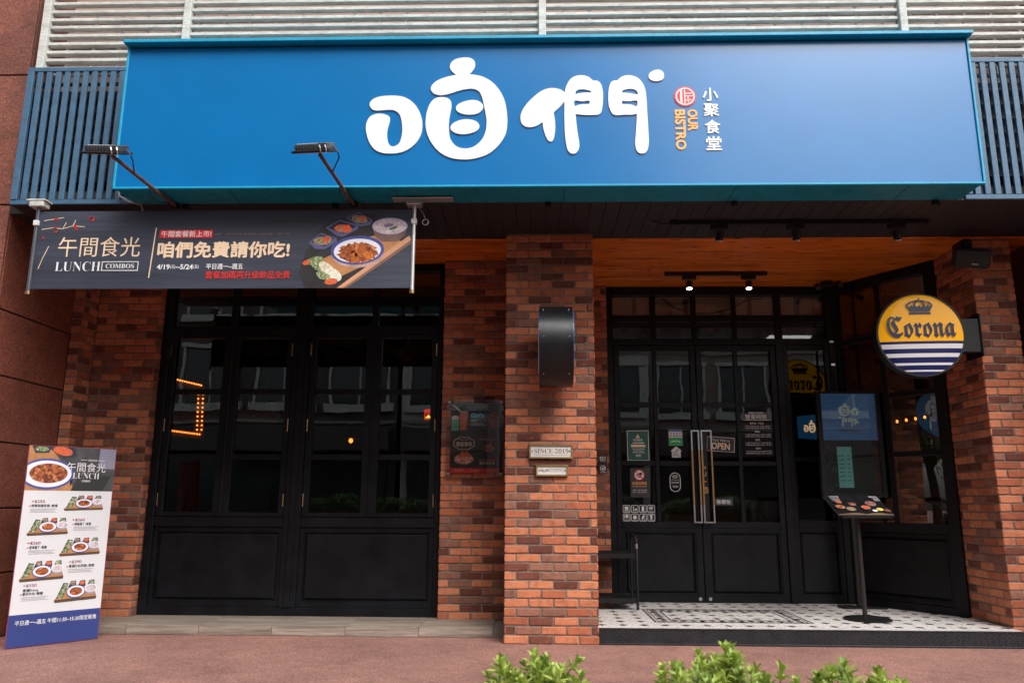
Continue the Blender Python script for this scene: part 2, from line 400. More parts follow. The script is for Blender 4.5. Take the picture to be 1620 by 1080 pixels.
TREELEAF = mat_leaf('tree_leaf', (.03, .06, .012), (.06, .11, .02), (.12, .17, .035))
STEM = M('brown_stem', (.10, .055, .03), .8, var=.3)
PINKF = M('pink_petal', (.75, .10, .14), .5, var=.15)
SOIL = M('soil', (.05, .035, .025), .95, var=.4, bmp=.5)
CONC = M('concrete', (.30, .28, .26), .85, var=.2, scale=3, grime=.4)
ASPH = M('asphalt', (.05, .05, .052), .85, var=.2, scale=12, bmp=.3)
FACW = M('pale_tile_facade', (.50, .48, .46), .6, var=.1, scale=1.5)
FACB = M('beige_tile_facade', (.24, .19, .16), .6, var=.12, scale=1.5)
FACG = M('dark_tile_facade', (.075, .06, .06), .6, var=.12, scale=1.5)
WINDK = M('dark_window_pane', (.02, .025, .03), .1, var=.1, spec=.6)

# ------------------------------------------------------------------ the setting
SOF = 3.525        # height of the soffit
def struct(name, mb, mat, **k): return tag(mb.build(name, mat, **k), kind='structure')
struct('ground', MB().add([(-250, -250, 0), (250, -250, 0), (250, 60, 0), (-250, 60, 0)], [(0, 1, 2, 3)]), PAVE)
struct('road', MB().add([(-250, -19, .004), (250, -19, .004), (250, -9.5, .004), (-250, -9.5, .004)], [(0, 1, 2, 3)]), ASPH)
# black planked soffit over the pavement
so_ = struct('soffit', MB().box(-4.345, 4.6, -.74, -.52, SOF+.014, SOF+.12).box(-4.5, 4.61, -.519, .16, SOF+.0142, SOF+.1202), DARKBACK)
pk = MB().box(0, .1205, -.742, .15, 0, .014, b=.003)
pm = bpy.data.meshes.new('plank'); pm.from_pydata(pk.v, [], pk.f); pm.materials.append(BLACKPLANK); pm.update()
x = -4.343; i = 0
while x < 4.48:
    mobj('plank', pm, so_, (x, (i*37 % 5-2)*.0015, SOF-.0002*(i*53 % 7))); x += .1235; i += 1
# orange pine ceiling boards further in
wc = struct('wood_ceiling', MB().box(-4.5, 4.61, .16, 2.2, SOF+.016, SOF+.12), DARKBACK)
for r in range(6):
    y0 = .165+r*.338; x = -4.6-(r*.73 % 1.9)
    while x < 4.55:
        x1 = min(x+2.42, 4.61); xa = max(x, -4.5)
        if x1 > xa+.05: MB().box(xa+.001, x1-.001, y0+.0015, min(y0+.335, 2.2), SOF-.001*(r*3 % 4)*.5, SOF+.016, b=.002).build('board', PINE, wc)
        x += 2.42
struct('building_slab', MB().box(-4.5, 4.61, -.50, 2.2, SOF+.125, SOF+.26), DARKBACK)
# inside the restaurant
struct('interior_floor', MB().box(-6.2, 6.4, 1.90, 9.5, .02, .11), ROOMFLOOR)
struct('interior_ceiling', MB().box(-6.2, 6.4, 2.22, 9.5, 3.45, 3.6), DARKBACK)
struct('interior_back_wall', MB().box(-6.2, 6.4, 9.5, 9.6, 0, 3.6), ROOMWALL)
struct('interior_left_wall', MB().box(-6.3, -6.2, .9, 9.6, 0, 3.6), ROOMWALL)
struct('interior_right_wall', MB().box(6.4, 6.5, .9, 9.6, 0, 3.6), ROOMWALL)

# ------------------------------------------------------------------ bricks
CP, LP_, GAP = .0717, .207, .0115
_bm = {}
def brick_mesh(L, H, var):
    key = (round(L, 3), round(H, 3), var)
    if key in _bm: return _bm[key]
    rnd = random.Random(hash(key) & 0xffff); P, B = .013, .0
    ch = min(.006, L*.2); e = .0045
    def j(a): return rnd.uniform(-a, a)
    o = [(ch, 0), (L-ch, 0), (L, ch), (L, H-ch), (L-ch, H), (ch, H), (0, H-ch), (0, ch)]
    if L > .12: o = [(ch, 0), (L*.5, 0), (L-ch, 0), (L, ch), (L, H-ch), (L-ch, H), (L*.45, H), (ch, H), (0, H-ch), (0, ch)]
    o = [(a+j(.0016), b+j(.0020)) for a, b in o]; n = len(o); cx, cz = L/2, H/2
    vs = []
    for a, b in o: vs.append((a, B, b))
    for a, b in o: vs.append((a, -P+.0045+j(.001), b))
    for a, b in o:
        da, db = (e if a < cx else -e), (e if b < cz else -e)
        if abs(a-cx) < L*.1: da = 0
        vs.append((a+da+j(.001), -P+j(.0012), b+db+j(.001)))
    fs = []
    for q in (0, 1):
        for k in range(n): fs.append((q*n+k, q*n+(k+1) % n, (q+1)*n+(k+1) % n, (q+1)*n+k))
    fs.append(tuple(range(2*n, 3*n)))
    me = bpy.data.meshes.new('brick'); me.from_pydata(vs, [], fs); me.materials.append(BRICK)
    me.polygons.foreach_set('use_smooth', [False]*len(fs)); me.update(); _bm[key] = me
    return me
def courses(W, odd):
    out = []; x = 0
    if odd: out.append((0, LP_/2-GAP)); x = LP_/2
    while W-x > .028:
        l = min(LP_-GAP, W-x); out.append((x, l)); x += LP_
    return out
def brick_face(parent, ox, oy, ang, W, z0, z1, stuff=False, flip=False, phase=0):
    """lay a face of bricks from (ox, oy) along direction ang (0 = towards +X, front to the street); mortar bed stands 6 mm behind"""
    rnd = random.Random(int(ox*1000+oy*77+ang)); ca, sa = math.cos(R(ang)), math.sin(R(ang))
    z = z0; k = phase; agg = MB()
    while z < z1-.02:
        H = min(CP-.0122, z1-z-.004)
        for (s, l) in courses(W, k % 2):
            if flip: s = W-s-l
            me = brick_mesh(l, H, rnd.randrange(5)); dy = rnd.uniform(-.0025, .0025)
            lx, ly = s, .0115+dy
            wx, wy = ox+lx*ca-ly*sa, oy+lx*sa+ly*ca
            if stuff:
                Mx = Matrix.Translation((wx, wy, z)) @ Matrix.Rotation(R(ang), 4, 'Z')
                agg.add([Mx @ v.co for v in me.vertices], [tuple(p.vertices) for p in me.polygons])
            else:
                mobj('brick', me, parent, (wx, wy, z), rotz=R(ang))
        z += CP; k += 1
    if stuff: agg.build('side_bricks', BRICKSIDE, parent, stuff=True)
def mat_brick_side():
    m = BRICK.copy(); m.name = 'fired_brick_islands'; t = m.node_tree
    oi = [n for n in t.nodes if n.bl_idname == 'ShaderNodeObjectInfo'][0]; g = t.nodes.new('ShaderNodeNewGeometry')
    for l in list(t.links):
        if l.from_node == oi: t.links.new(g.outputs['Random Per Island'], l.to_socket)
    return m
BRICKSIDE = mat_brick_side()
ZT = SOF-.003
# middle pier
pier = thing('brick_pier', 'broad middle brick pier carrying the black drum sign and two plaques', 'pier', (.143, .9, 0))
MB().box(-.240, .528, .006, 1.95, 0, ZT).build('mortar_core', MORTAR, pier)
brick_face(pier, -.245, 0, 0, .778, .004, ZT)
brick_face(pier, -.245, .80, -90, .80, .004, ZT, stuff=True)
brick_face(pier, .533, 0, 90, 1.74, .004, ZT, stuff=True)
# wall strip to the right of the window
wl = thing('brick_wall', 'narrow brick wall strip with the acrylic poster beside the window', 'wall', (-.57, .9, .09))
MB().box(-.886, -.2455, .806, 1.05, .05, ZT).build('mortar_core', MORTAR, wl)
brick_face(wl, -.889, .80, 0, .636, .078, ZT, phase=1)
brick_face(wl, -.889, 1.0, -90, .2, .078, ZT, stuff=True)
# wall strip to the left of the window with its return
wl2 = thing('brick_wall', 'brick wall strip left of the window behind the standing lunch poster', 'wall', (-4.08, .9, .09))
MB().box(-4.395, -3.766, .806, 1.05, .05, ZT).build('mortar_core', MORTAR, wl2)
brick_face(wl2, -4.392, .80, 0, .632, .078, ZT)
brick_face(wl2, -3.76, .80, 90, .145, .078, ZT)
# pilaster next to the granite column
pl_ = thing('brick_pilaster', 'slim brick pilaster squeezed against the granite column', 'pilaster', (-4.45, .7, 0))
MB().box(-4.499, -4.396, .556, 1.05, 0, ZT).build('mortar_core', MORTAR, pl_)
brick_face(pl_, -4.497, .55, 0, .107, .004, ZT, phase=1)
brick_face(pl_, -4.39, .55, 90, .24, .004, ZT)
# right-hand pier
rp = thing('brick_pier', 'right-hand brick pier at the edge of the picture with the speaker', 'pier', (4.3, .6, 0))
MB().box(3.999, 4.349, .206, 1.2, 0, ZT).build('mortar_core', MORTAR, rp)
brick_face(rp, 3.993, .20, 0, .362, .004, ZT)
brick_face(rp, 4.355, .20, 90, .6, .004, ZT, stuff=True)
brick_face(rp, 3.993, .88, -90, .68, .004, ZT, flip=True)
# brick jamb by the doors
jb = thing('brick_jamb', 'narrow brick jamb between middle pier and door frame', 'jamb', (.67, 1.8, .12))
MB().box(.545, .812, 1.756, 1.95, .1, ZT).build('mortar_core', MORTAR, jb)
brick_face(jb, .548, 1.75, 0, .264, .13, ZT)
# ------------------------------------------------------------------ granite columns, the right one unseen and added for shade
rc = thing('granite_column', 'unseen red granite column added to shade the right brick pier', 'column', (5.1, 0, 0))  # column out of view, added to keep the sun off the right pier
MB().box(4.632, 5.7, -.518, 1.2, 0, 7).build('joint_core', M('dark_joint_right', (.02, .012, .01), .9), rc)
for a, b in zip((.004, .53, 1.066, 1.612, 2.162, 2.712, 3.617, 4.841, 6.0), (.53, 1.066, 1.612, 2.162, 2.712, 3.617, 4.841, 6.0, 7.0)):
    MB().box(4.62, 5.72, -.53, -.5, a+.007, b-.007, b=.004).build('front_panel', GRANITE, rc)
    MB().box(4.6195, 4.65, -.4995, 1.2, a+.007, b-.007, b=.004).build('side_panel', GRANITE, rc)
struct('recess_wall', MB().box(4.36, 4.63, .9, 1.2, 0, ZT), DARKBACK)
gc = thing('granite_column', 'red granite column with recessed joints at the left edge', 'column', (-4.9, 0, 0))
MB().box(-5.6, -4.512, -.518, 1.0, 0, 7).build('joint_core', M('dark_joint', (.02, .012, .01), .9), gc)
zs = [.004, .53, 1.066, 1.612, 2.162, 2.712, 3.617, 4.841, 6.0, 7.0]
for a, b in zip(zs[:-1], zs[1:]):
    MB().box(-5.62, -4.50, -.53, -.5, a+.007, b-.007, b=.004).build('front_panel', GRANITE, gc)
    MB().box(-4.53, -4.4995, -.4995, .546 if b < 3.6 else 1.0, a+.007, b-.007, b=.004).build('side_panel', GRANITE, gc)
# ------------------------------------------------------------------ stone-like step under the window
st = thing('plinth_step', 'low grey wood-look tiled step running under the window', 'step', (-2.3, .6, 0))
MB().box(-4.38, -.25, .307, 1.3, 0, .070).build('step_core', MORTAR, st)
for i in range(7):
    xa = max(-4.385, -4.81+i*.637); xb = min(-.2465, xa+.634 if i else -4.81+.634)
    if xb-xa < .05: continue
    MB().box(xa+.001, xb-.001, .296, .307, .002, .0735, b=.002).build('riser_tile', STEPW, st)
    MB().box(xa+.001, xb-.001, .2965, .62, .0742, .080, b=.0015).build('tread_tile', STEPW, st)
    MB().box(xa+.001, xb-.001, .6225, 1.0, .0742, .080, b=.0015).build('tread_tile', STEPW, st)
# ------------------------------------------------------------------ tiled entrance floor with diamond-plate riser
FZ = .125
ent = struct('entrance_floor', MB().add([(.533, .03, FZ-.012), (3.99, .03, FZ-.012), (3.99, .93, FZ-.012), (4.35, .93, FZ-.012), (4.35, 2.0, FZ-.012), (.533, 2.0, FZ-.012)], [(0, 1, 2, 3, 4, 5)]), GROUT)
TP = .177; TQ = .212; d = .046
def clip_poly(poly, inside, cut):
    out = []
    for i in range(len(poly)):
        a, b = poly[i-1], poly[i]
        if inside(b):
            if not inside(a): out.append(cut(a, b))
            out.append(b)
        elif inside(a): out.append(cut(a, b))
    return out
def halfplane(poly, nx, ny, k):
    f = lambda p: nx*p[0]+ny*p[1]-k
    def cut(a, b):
        s = f(a)/(f(a)-f(b)); return (a[0]+(b[0]-a[0])*s, a[1]+(b[1]-a[1])*s)
    return clip_poly(poly, lambda p: f(p) <= 0, cut)
OA, OB = Vector((3.33, 1.82)), Vector((3.996, .850))      # foot of the slanting glazed wall
od = (OB-OA).normalized(); on_ = Vector((od.y, -od.x))   # on_ points to the street side (left/front)
if on_.y > 0: on_ = -on_
def floor_clip(p):
    p = halfplane(p, -1, 0, -.537); p = halfplane(p, 0, -1, -.022); p = halfplane(p, 1, 0, 3.985)
    p = halfplane(p, -on_.x, -on_.y, -(on_.x*OA.x+on_.y*OA.y)) if False else p
    return p
FLP = PL((0, 0, 0), (1, 0, 0), (0, 1, 0))
RX0, RX1, RY0, RY1 = 1.05, 2.42, .40, 1.28
def in_rug(x, y, m=0): return RX0-m < x < RX1+m and RY0-m < y < RY1+m
tx0 = .577
nt_ = 0
for r in range(-1, 11):
    for c in range(-1, 21):
        x, y = tx0+c*TP, .0+r*TQ+.016
        g = .0012
        o = [(x+d, y+g), (x+TP-d, y+g), (x+TP-g, y+d), (x+TP-g, y+TQ-d), (x+TP-d, y+TQ-g), (x+d, y+TQ-g), (x+g, y+TQ-d), (x+g, y+d)]
        dm = [(x, y-d+g*1.5), (x+d-g*1.5, y), (x, y+d-g*1.5), (x-d+g*1.5, y)]
        for poly, nm, mt in ((o, 'floor_tile', TILEW), (dm, 'floor_tile_dot', TILEB)):
            q = floor_clip(poly)
            if len(q) < 3: continue
            cx = sum(p[0] for p in q)/len(q); cy = sum(p[1] for p in q)/len(q)
            if cy > 1.86 or (Vector((cx, cy))-OA).dot(on_) < -.05: continue
            if nm == 'floor_tile_dot' and in_rug(cx, cy, .02) and not in_rug(cx, cy, -.17): continue
            MB().prism(q, FLP, FZ-.011, FZ-(.0006 if mt is TILEB else 0)-.0004*(r*7+c*3) % .0003).build(nm, mt, ent); nt_ += 1
# the inlaid border: black listels and a chain of small lozenges
rugm = MB()
def ring(x0, x1, y0, y1, w):
    for a in ((x0, x1, y0, y0+w), (x0, x1, y1-w, y1), (x0, x0+w, y0+w, y1-w), (x1-w, x1, y0+w, y1-w)):
        q = MB().box(a[0], a[1], a[2], a[3], FZ-.008, FZ+.0016); q.build('border_listel', TILEB, ent)
ring(RX0, RX1, RY0, RY1, .016); ring(RX0+.035, RX1-.035, RY0+.035, RY1-.035, .008); ring(RX0+.150, RX1-.150, RY0+.150, RY1-.150, .014)
lz = MB().prism([(0, -.032), (.040, 0), (0, .032), (-.040, 0)], FLP, -.008, .0017)
lzm = bpy.data.meshes.new('border_lozenge'); lzm.from_pydata(lz.v, [], lz.f); lzm.materials.append(TILEB); lzm.update()
nx = 14; ny = 8
for k in range(nx+1):
    for y in (RY0+.097, RY1-.097): mobj('border_lozenge', lzm, ent, (RX0+.097+(RX1-RX0-.194)*k/nx, y, FZ))
for k in range(1, ny):
    for x in (RX0+.097, RX1-.097): mobj('border_lozenge', lzm, ent, (x, RY0+.097+(RY1-RY0-.194)*k/ny, FZ))
# chequer plate riser
cp = thing('threshold_riser', 'black diamond-plate riser along the front of the entrance step', 'step riser', (2.3, 0, 0))
MB().box(.536, 3.989, .012, .03, .002, FZ-.003).build('plate', DIAMOND, cp)
MB().box(.536, 4.35, -.003, .011, .001, .016, b=.003).build('bottom_edge', DIAMOND, cp)
MB().box(.536, 3.989, .006, .034, FZ-.0025, FZ+.004, b=.002).build('nosing', DIAMOND, cp)
lug = MB()
for r in range(6):
    for c in range(int(3.44/.024)):
        cx, cz = .548+c*.024+(.012 if r % 2 else 0), .026+r*.0178
        s = 1 if (r+c) % 2 else -1
        a = R(45*s); ux, uz = math.cos(a), math.sin(a); L, w = .0120, .0040
        p = [(cx+ux*L, cz+uz*L), (cx-uz*w, cz+ux*w), (cx-ux*L, cz-uz*L), (cx+uz*w, cz-ux*w)]
        top = (cx, .0070, cz)
        k = len(lug.v); lug.v += [(q[0], .0122, q[1]) for q in p]+[top]
        lug.f += [(k, k+1, k+4), (k+1, k+2, k+4), (k+2, k+3, k+4), (k+3, k, k+4)]; lug.m += [0]*4
lug.build('tread_lugs', M('worn_highlit_lugs', (.075, .075, .085), .32, .6, var=.4, scale=14), cp, stuff=True)  # worn lugs coloured lighter than the plate, standing in for their highlights
MB().box(3.99, 4.35, .03, .19, 0, .1).build('side_block', DIAMOND, cp)

# ------------------------------------------------------------------ joinery helpers
def bar(mb, x0, x1, z0, z1, y0, y1, b=.004, mi=0): mb.box(x0, x1, y0, y1, z0, z1, b=b, mi=mi)
def kick_panel(parent, pl, x0, x1, z0, z1):
    """fielded panel: sunk ground, chamfered raised field"""
    mb = MB(); g = .022; f = .05
    mb.prism(rect(x0, x1, z0, z1), pl, -.034, -.020)
    o = rect(x0+g, x1-g, z0+g, z1-g); i_ = rect(x0+g+.02, x1-g-.02, z0+g+.02, z1-g-.02)
    vs = [pl.w(a, b, -.020) for a, b in o]+[pl.w(a, b, -.006) for a, b in i_]
    mb.add(vs, [(k, (k+1) % 4, 4+(k+1) % 4, 4+k) for k in range(4)]+[(4, 5, 6, 7)])
    p = mb.build('kick_panel', FRAME, parent)
    md = MB()      # moulding round the panel
    for a in ((x0, x1, z0, z0+.014), (x0, x1, z1-.014, z1), (x0, x0+.014, z0+.014, z1-.014), (x1-.014, x1, z0+.014, z1-.014)):
        md.prism(rect(*a), pl, -.020, .004)
    md.build('moulding', FRAME, p)
    return p
def pane(parent, pl, x0, x1, z0, z1, c=-.018):
    return MB().prism(rect(x0-.004, x1+.004, z0-.004, z1+.004), pl, c-.003, c+.003).build('pane', GLASS, parent)
def sash(parent, name, pl, x0, x1, z0, z1, cols, rows, depth=.045, front=.0):
    """outer rect with a list of pane columns and rows (inner edges); bars fill the rest"""
    mb = MB()
    def b(xa, xb, za, zb, c1=front, dd=0):
        vs = [pl.w(a, bb, c) for a, bb, c in ((xa, za, 0), (xb, zb, 0))]
        P = pl
        q = MB(); q.box(xa, xb, -c1, depth, za, zb, b=.004)
        mb.add([P.w(v[0], v[2], -v[1]) for v in q.v], q.f)
    xs = [x0]+[v for c in cols for v in c]+[x1]; zs = [z0]+[v for r in rows for v in r]+[z1]
    b(xs[0], xs[1], z0, z1); b(xs[-2], xs[-1], z0, z1)
    b(xs[1], xs[-2], zs[0], zs[1]); b(xs[1], xs[-2], zs[-2], zs[-1])
    for i in range(2, len(xs)-2, 2): b(xs[i-0] if False else cols[i//2-1][1], cols[i//2][0], zs[1], zs[-2], front-.006)
    for r in range(len(rows)-1):
        for c in cols: b(c[0], c[1], rows[r][1], rows[r+1][0], front-.007)
    s = mb.build(name, FRAME, parent)
    for c in cols:
        for r in rows: pane(s, pl, c[0], c[1], r[0], r[1])
    return s

# ------------------------------------------------------------------ left window wall
WY = .93; W = FR(WY)
win = thing('casement_window', 'wide black four-casement window front with dark panels beneath', 'window', (-2.3, .95, .08))
fm = MB()
for a in ((-3.752, -3.672, .082, 3.52), (-.952, -.893, .082, 3.52)): bar(fm, a[0], a[1], a[2], a[3], WY-.035, WY+.08)
bar(fm, -3.672, -.952, 3.44, 3.52, WY-.03, WY+.08); bar(fm, -3.672, -.952, .081, .158, WY-.028, WY+.08)
fm.build('frame', FRAME, win)
pm_ = MB(); bar(pm_, -2.408, -2.246, .158, 3.44, WY-.034, WY+.075); bar(pm_, -2.352, -2.300, .16, 3.438, WY-.050, WY-.033); pm_.build('middle_post', FRAME, win)
for xa, xb, sgn in ((-3.672, -2.408, 0), (-2.246, -.952, 1)):
    tb = MB(); bar(tb, xa, xb, 2.795, 2.872, WY-.030, WY+.07); bar(tb, xa, xb, .895, .985, WY-.032, WY+.07); tb.build('transom_bar', FRAME, win)
    xm = (xa+xb)/2
    tp = MB(); bar(tp, xm-.03, xm+.03, 2.872, 3.44, WY-.024, WY+.05); tp.build('top_mullion', FRAME, win)
    for pa, pb in ((xa, xm-.03), (xm+.03, xb)): pane(win, W, pa, pb, 2.872, 3.44)
    bs = MB(); bar(bs, xa, xb, .158, .895, WY+.03, WY+.06); bs.build('panel_backing', FRAME, win)
    kick_panel(win, PL((0, WY, 0)), xa+.03, xb-.03, .20, .86)
    bb = MB()
    for q in ((xa, xa+.03, .158, .895), (xb-.03, xb, .158, .895), (xa+.03, xb-.03, .158, .20), (xa+.03, xb-.03, .86, .895)): bar(bb, q[0], q[1], q[2], q[3], WY-.01, WY+.03, b=.002)
    bb.build('panel_frame', FRAME, win)
    for k, (ca, cb) in enumerate(((xa+.004, xm-.002), (xm+.002, xb-.004))):
        w_ = .062; wi = .076
        l, r = (w_, wi) if k == 0 else (wi, w_)
        s = sash(win, 'casement', W, ca, cb, .989, 2.791, [(ca+l, cb-r)], [(1.03, 1.537), (1.589, 2.180), (2.233, 2.748)], front=.018)
        hx = ca+.012 if k == 0 else cb-.012
        for hz in (1.148, 1.87, 2.628):
            MB().tube([(hx, WY-.029, hz-.05), (hx, WY-.029, hz+.05)], .0065, 8).tube([(hx, WY-.029, hz-.06), (hx, WY-.029, hz-.05)], .008, 8).tube([(hx, WY-.029, hz+.05), (hx, WY-.029, hz+.06)], .008, 8).build('hinge', BRASS, s, smooth=True)
        if k == 1: MB().box(xm-.012, xm+.012, WY-.030, WY-.017, .995, 2.785, b=.005).build('cover_strip', FRAME, s)

# ------------------------------------------------------------------ entrance glazing
DY = 1.82; D = FR(DY)
df = thing('door_frame', 'black timber door frame with ten small transom panes', 'door frame', (2.07, 1.84, FZ))
fm = MB()
bar(fm, .815, .884, FZ, 3.52, DY-.03, DY+.08); bar(fm, 2.668, 2.748, FZ, 2.928, DY-.03, DY+.08)
bar(fm, .884, 3.25, 3.425, 3.52, DY-.03, DY+.08); bar(fm, .884, 3.25, 2.858, 2.926, DY-.031, DY+.08); bar(fm, 3.25, 3.335, FZ, 3.52, DY-.03, DY+.08)
fm.build('frame', FRAME, df)
cols = [(.884, 1.307), (1.364, 1.766), (1.816, 2.217), (2.259, 2.688), (2.758, 3.25)]
tm = MB()
for a, b in zip(cols[:-1], cols[1:]): bar(tm, a[1], b[0], 2.926, 3.425, DY-.02, DY+.05)
for a in cols: bar(tm, a[0], a[1], 3.123, 3.196, DY-.018, DY+.05)
tm.build('transom_bars', FRAME, df)
for a in cols:
    pane(df, D, a[0], a[1], 2.926, 3.123); pane(df, D, a[0], a[1], 3.196, 3.425)
# fixed light to the right of the doors
fx = thing('fixed_light', 'black fixed side light between the doors and the slanting glazing', 'window', (3.0, 1.84, FZ))
sash(fx, 'sash', D, 2.749, 3.249, .90, 2.857, [(2.80, 3.205)], [(.966, 1.585), (1.635, 2.80)], front=.016)
kick_panel(fx, D, 2.79, 3.21, .20, .86)
q = MB()
for a in ((2.749, 2.79, .128, .9), (3.21, 3.249, .128, .9), (2.79, 3.21, .128, .20), (2.79, 3.21, .86, .9)): bar(q, *a[:4], DY-.012, DY+.03, b=.002)
q.build('panel_frame', FRAME, fx)
def door(x0, x1, label, hinge):
    t = thing('door_leaf', label, 'door', ((x0+x1)/2, DY, FZ), 'pair of entrance doors')
    m = .046; st_ = .062; mid = (x0+x1)/2
    s = sash(t, 'leaf_frame', D, x0+.002, x1-.002, .88, 2.852, [(x0+st_, mid-.022), (mid+.022, x1-st_)], [(.945, 1.537), (1.585, 2.165), (2.221, 2.79)], front=.014)
    kick_panel(t, D, x0+.07, x1-.07, .20, .845)
    q = MB()
    for a in ((x0+.002, x0+.07, .132, .88), (x1-.07, x1-.002, .132, .88), (x0+.07, x1-.07, .132, .20), (x0+.07, x1-.07, .845, .88)): bar(q, *a, DY-.012, DY+.03, b=.003)
    q.build('lower_frame', FRAME, t)
    lx = x1-.05 if hinge == 'l' else x0+.05
    MB().prism(ell(lx, .165, .018, .018, 16), D, .012, .019).build('floor_lock', STEEL, t)
    return t
dl = door(.886, 1.785, 'left black entrance door leaf covered with notices and sticker icons', 'l')
dr = door(1.788, 2.667, 'right black entrance door leaf with the opening hours lettering', 'r')
def pull(t, x0, x1, inner):
    h = MB(); za, zb = .935, 1.91; w = .014
    yb, yf = .02, .075
    h.prism(rect(x0, x0+w, za, zb), D, yf-.012, yf); h.prism(rect(x1-w, x1, za, zb), D, yf-.012, yf)
    h.prism(rect(x0+w, x1-w, zb-w, zb), D, yf-.012, yf); h.prism(rect(x0+w, x1-w, za, za+w), D, yf-.012, yf)
    o = h.build('pull_handle', STEEL, t)
    g = MB(); e = (x0 if inner == 'r' else x1-w)
    for e in (x0, x1-w): g.prism(rect(e-.001, e+w+.001, 1.12, 1.70), D, yf-.013, yf+.001)
    g.build('brass_grip', BRASS, o)
    for z in (1.0, 1.85): MB().prism(rect(x0+.001, x0+.013, z-.008, z+.008), D, .012, yf-.013).build('standoff', BLACKM, o)
    return o
pull(dl, 1.692, 1.780, 'l')
hr = pull(dr, 1.797, 1.913, 'r')
MB().prism(rect(1.800, 1.862, .96, 1.885), D, .045, .055).build('handle_plate', BLACKM, hr)
for k, ch in enumerate('PULL'): text('pull_letter', ch, D, 1.808, 1.843, 1.482-k*.060, 1.524-k*.060, ORANGE_T, hr, c0=.0565)
sq = MB()
for r_ in (.028, .017): 
    w = .004
    for a in ((-r_, r_, r_-w, r_), (-r_, r_, -r_, -r_+w), (-r_, -r_+w, -r_+w, r_-w), (r_-w, r_, -r_+w, r_-w)): sq.prism(rect(1.826+a[0], 1.826+a[1], 1.272+a[2], 1.272+a[3]), D, .055, .0565)
sq.prism(rect(1.822, 1.830, 1.268, 1.276), D, .055, .0565)
sq.build('square_emblem', ORANGE_T, hr)
# notices on the left leaf (stuck on the glass, face at c = -.012)
G0 = -.0135
def card(parent, name, x0, x1, z0, z1, mat, c=G0, th=.0012, poly=None):
    return MB().prism(poly or rect(x0, x1, z0, z1), D, c, c+th).build(name, mat, parent)
gp = card(dl, 'green_notice', 1.016, 1.252, 1.588, 1.912, CLOUDY); C1 = G0+.0018
MB().flat(rect(1.023, 1.245, 1.595, 1.905), D, C1).build('notice_print', GREENP, gp)
MB().flat([(1.108, 1.83), (1.158, 1.83), (1.133, 1.872)], D, C1+.0008).build('warning_triangle', CREAM, gp)
text('notice_title', '敬請留意', D, 1.083, 1.185, 1.797, 1.822, WHITE, gp, C1+.0008, bold=.02)
card(gp, 'notice_band', 1.058, 1.212, 1.733, 1.760, CREAM, C1+.0002)
for k, z in enumerate((1.778, 1.772, 1.712, 1.692, 1.672)): MB().flat(rect(1.07+.01*(k % 2), 1.205-.012*(k % 2), z, z+.006), D, C1+.0008).build('notice_line', CLOUDY, gp)
text('notice_signature', '咱們', D, 1.108, 1.162, 1.628, 1.655, WHITE, gp, C1+.0008, bold=.03)
lp = card(dl, 'payment_sticker', 1.470, 1.616, 1.751, 1.922, CLOUDY)
MB().flat(rect(1.472, 1.614, 1.900, 1.920), D, C1).build('blue_strip', SKYP, lp); MB().flat(rect(1.472, 1.614, 1.753, 1.836), D, C1).build('green_field', LIME, lp)
text('payment_text', 'LINE Pay', D, 1.492, 1.596, 1.782, 1.806, WHITE, lp, C1+.001, bold=.02)
for k in range(4):
    for j in (0, 1): MB().flat(rect(1.482+k*.033, 1.504+k*.033, 1.848+j*.026, 1.860+j*.026), D, C1+.0005).build('card_mark', (RED if (k+j) % 3 == 0 else SKYP), lp)
hs_ = MB().prism([(1.497, 1.622), (1.592, 1.622), (1.592, 1.690), (1.608, 1.690), (1.545, 1.743), (1.482, 1.690), (1.497, 1.690)], D, G0, G0+.0012).build('house_sticker', CLOUDY, dl)
for k in range(3): MB().flat(rect(1.507, 1.580-.015*k, 1.640+k*.02, 1.647+k*.02), D, C1).build('sticker_line', INK, hs_)
MB().flat(ell(1.555, 1.70, .010, .010, 12), D, C1).build('sticker_dot', SKYP, hs_)
nd = card(dl, 'no_drink_notice', 1.040, 1.246, 1.200, 1.507, INK)
MB().flat(ell(1.138, 1.434, .058, .058, 28), D, C1).build('red_ring', RED, nd); MB().flat(ell(1.138, 1.434, .047, .047, 28), D, C1+.0008).build('ring_field', WHITE, nd)
MB().flat(ell(1.152, 1.446, .020, .018, 14), D, C1+.0014).flat(rect(1.105, 1.130, 1.425, 1.440), D, C1+.0014).flat([(1.115, 1.408), (1.165, 1.408), (1.150, 1.420), (1.125, 1.420)], D, C1+.0014).build('figure', INK, nd)
MB().flat([(1.100, 1.466), (1.108, 1.474), (1.176, 1.402), (1.168, 1.394)], D, C1+.002).build('red_bar', RED, nd)
text('notice_title', '飲酒勿開車', D, 1.061, 1.217, 1.330, 1.363, ORANGE_T, nd, C1, bold=.025); text('notice_subtitle', '禁止酒駕 安全有保障', D, 1.061, 1.216, 1.305, 1.322, ORANGE_T, nd, C1)
text('notice_line', '未滿十八歲 禁止飲酒', D, 1.061, 1.215, 1.266, 1.282, CLOUDY, nd, C1); text('notice_line', '未滿十八歲者 本店不售酒', D, 1.061, 1.215, 1.245, 1.260, CLOUDY, nd, C1)
ov = holed('oval_sticker', [rrect(1.463, 1.579, 1.258, 1.461, .057), rrect(1.470, 1.572, 1.265, 1.454, .05)], D, G0, G0+.001, CLOUDY, dl)
MB().flat(ell(1.521, 1.418, .034, .022, 14), D, C1).flat(rect(1.480, 1.562, 1.378, 1.388), D, C1).flat(rect(1.480, 1.562, 1.345, 1.366), D, C1).flat([(1.482, 1.325), (1.560, 1.325), (1.545, 1.300), (1.500, 1.300)], D, C1).build('oval_print', M('faded_grey_print', (.22, .22, .22), .6), ov)
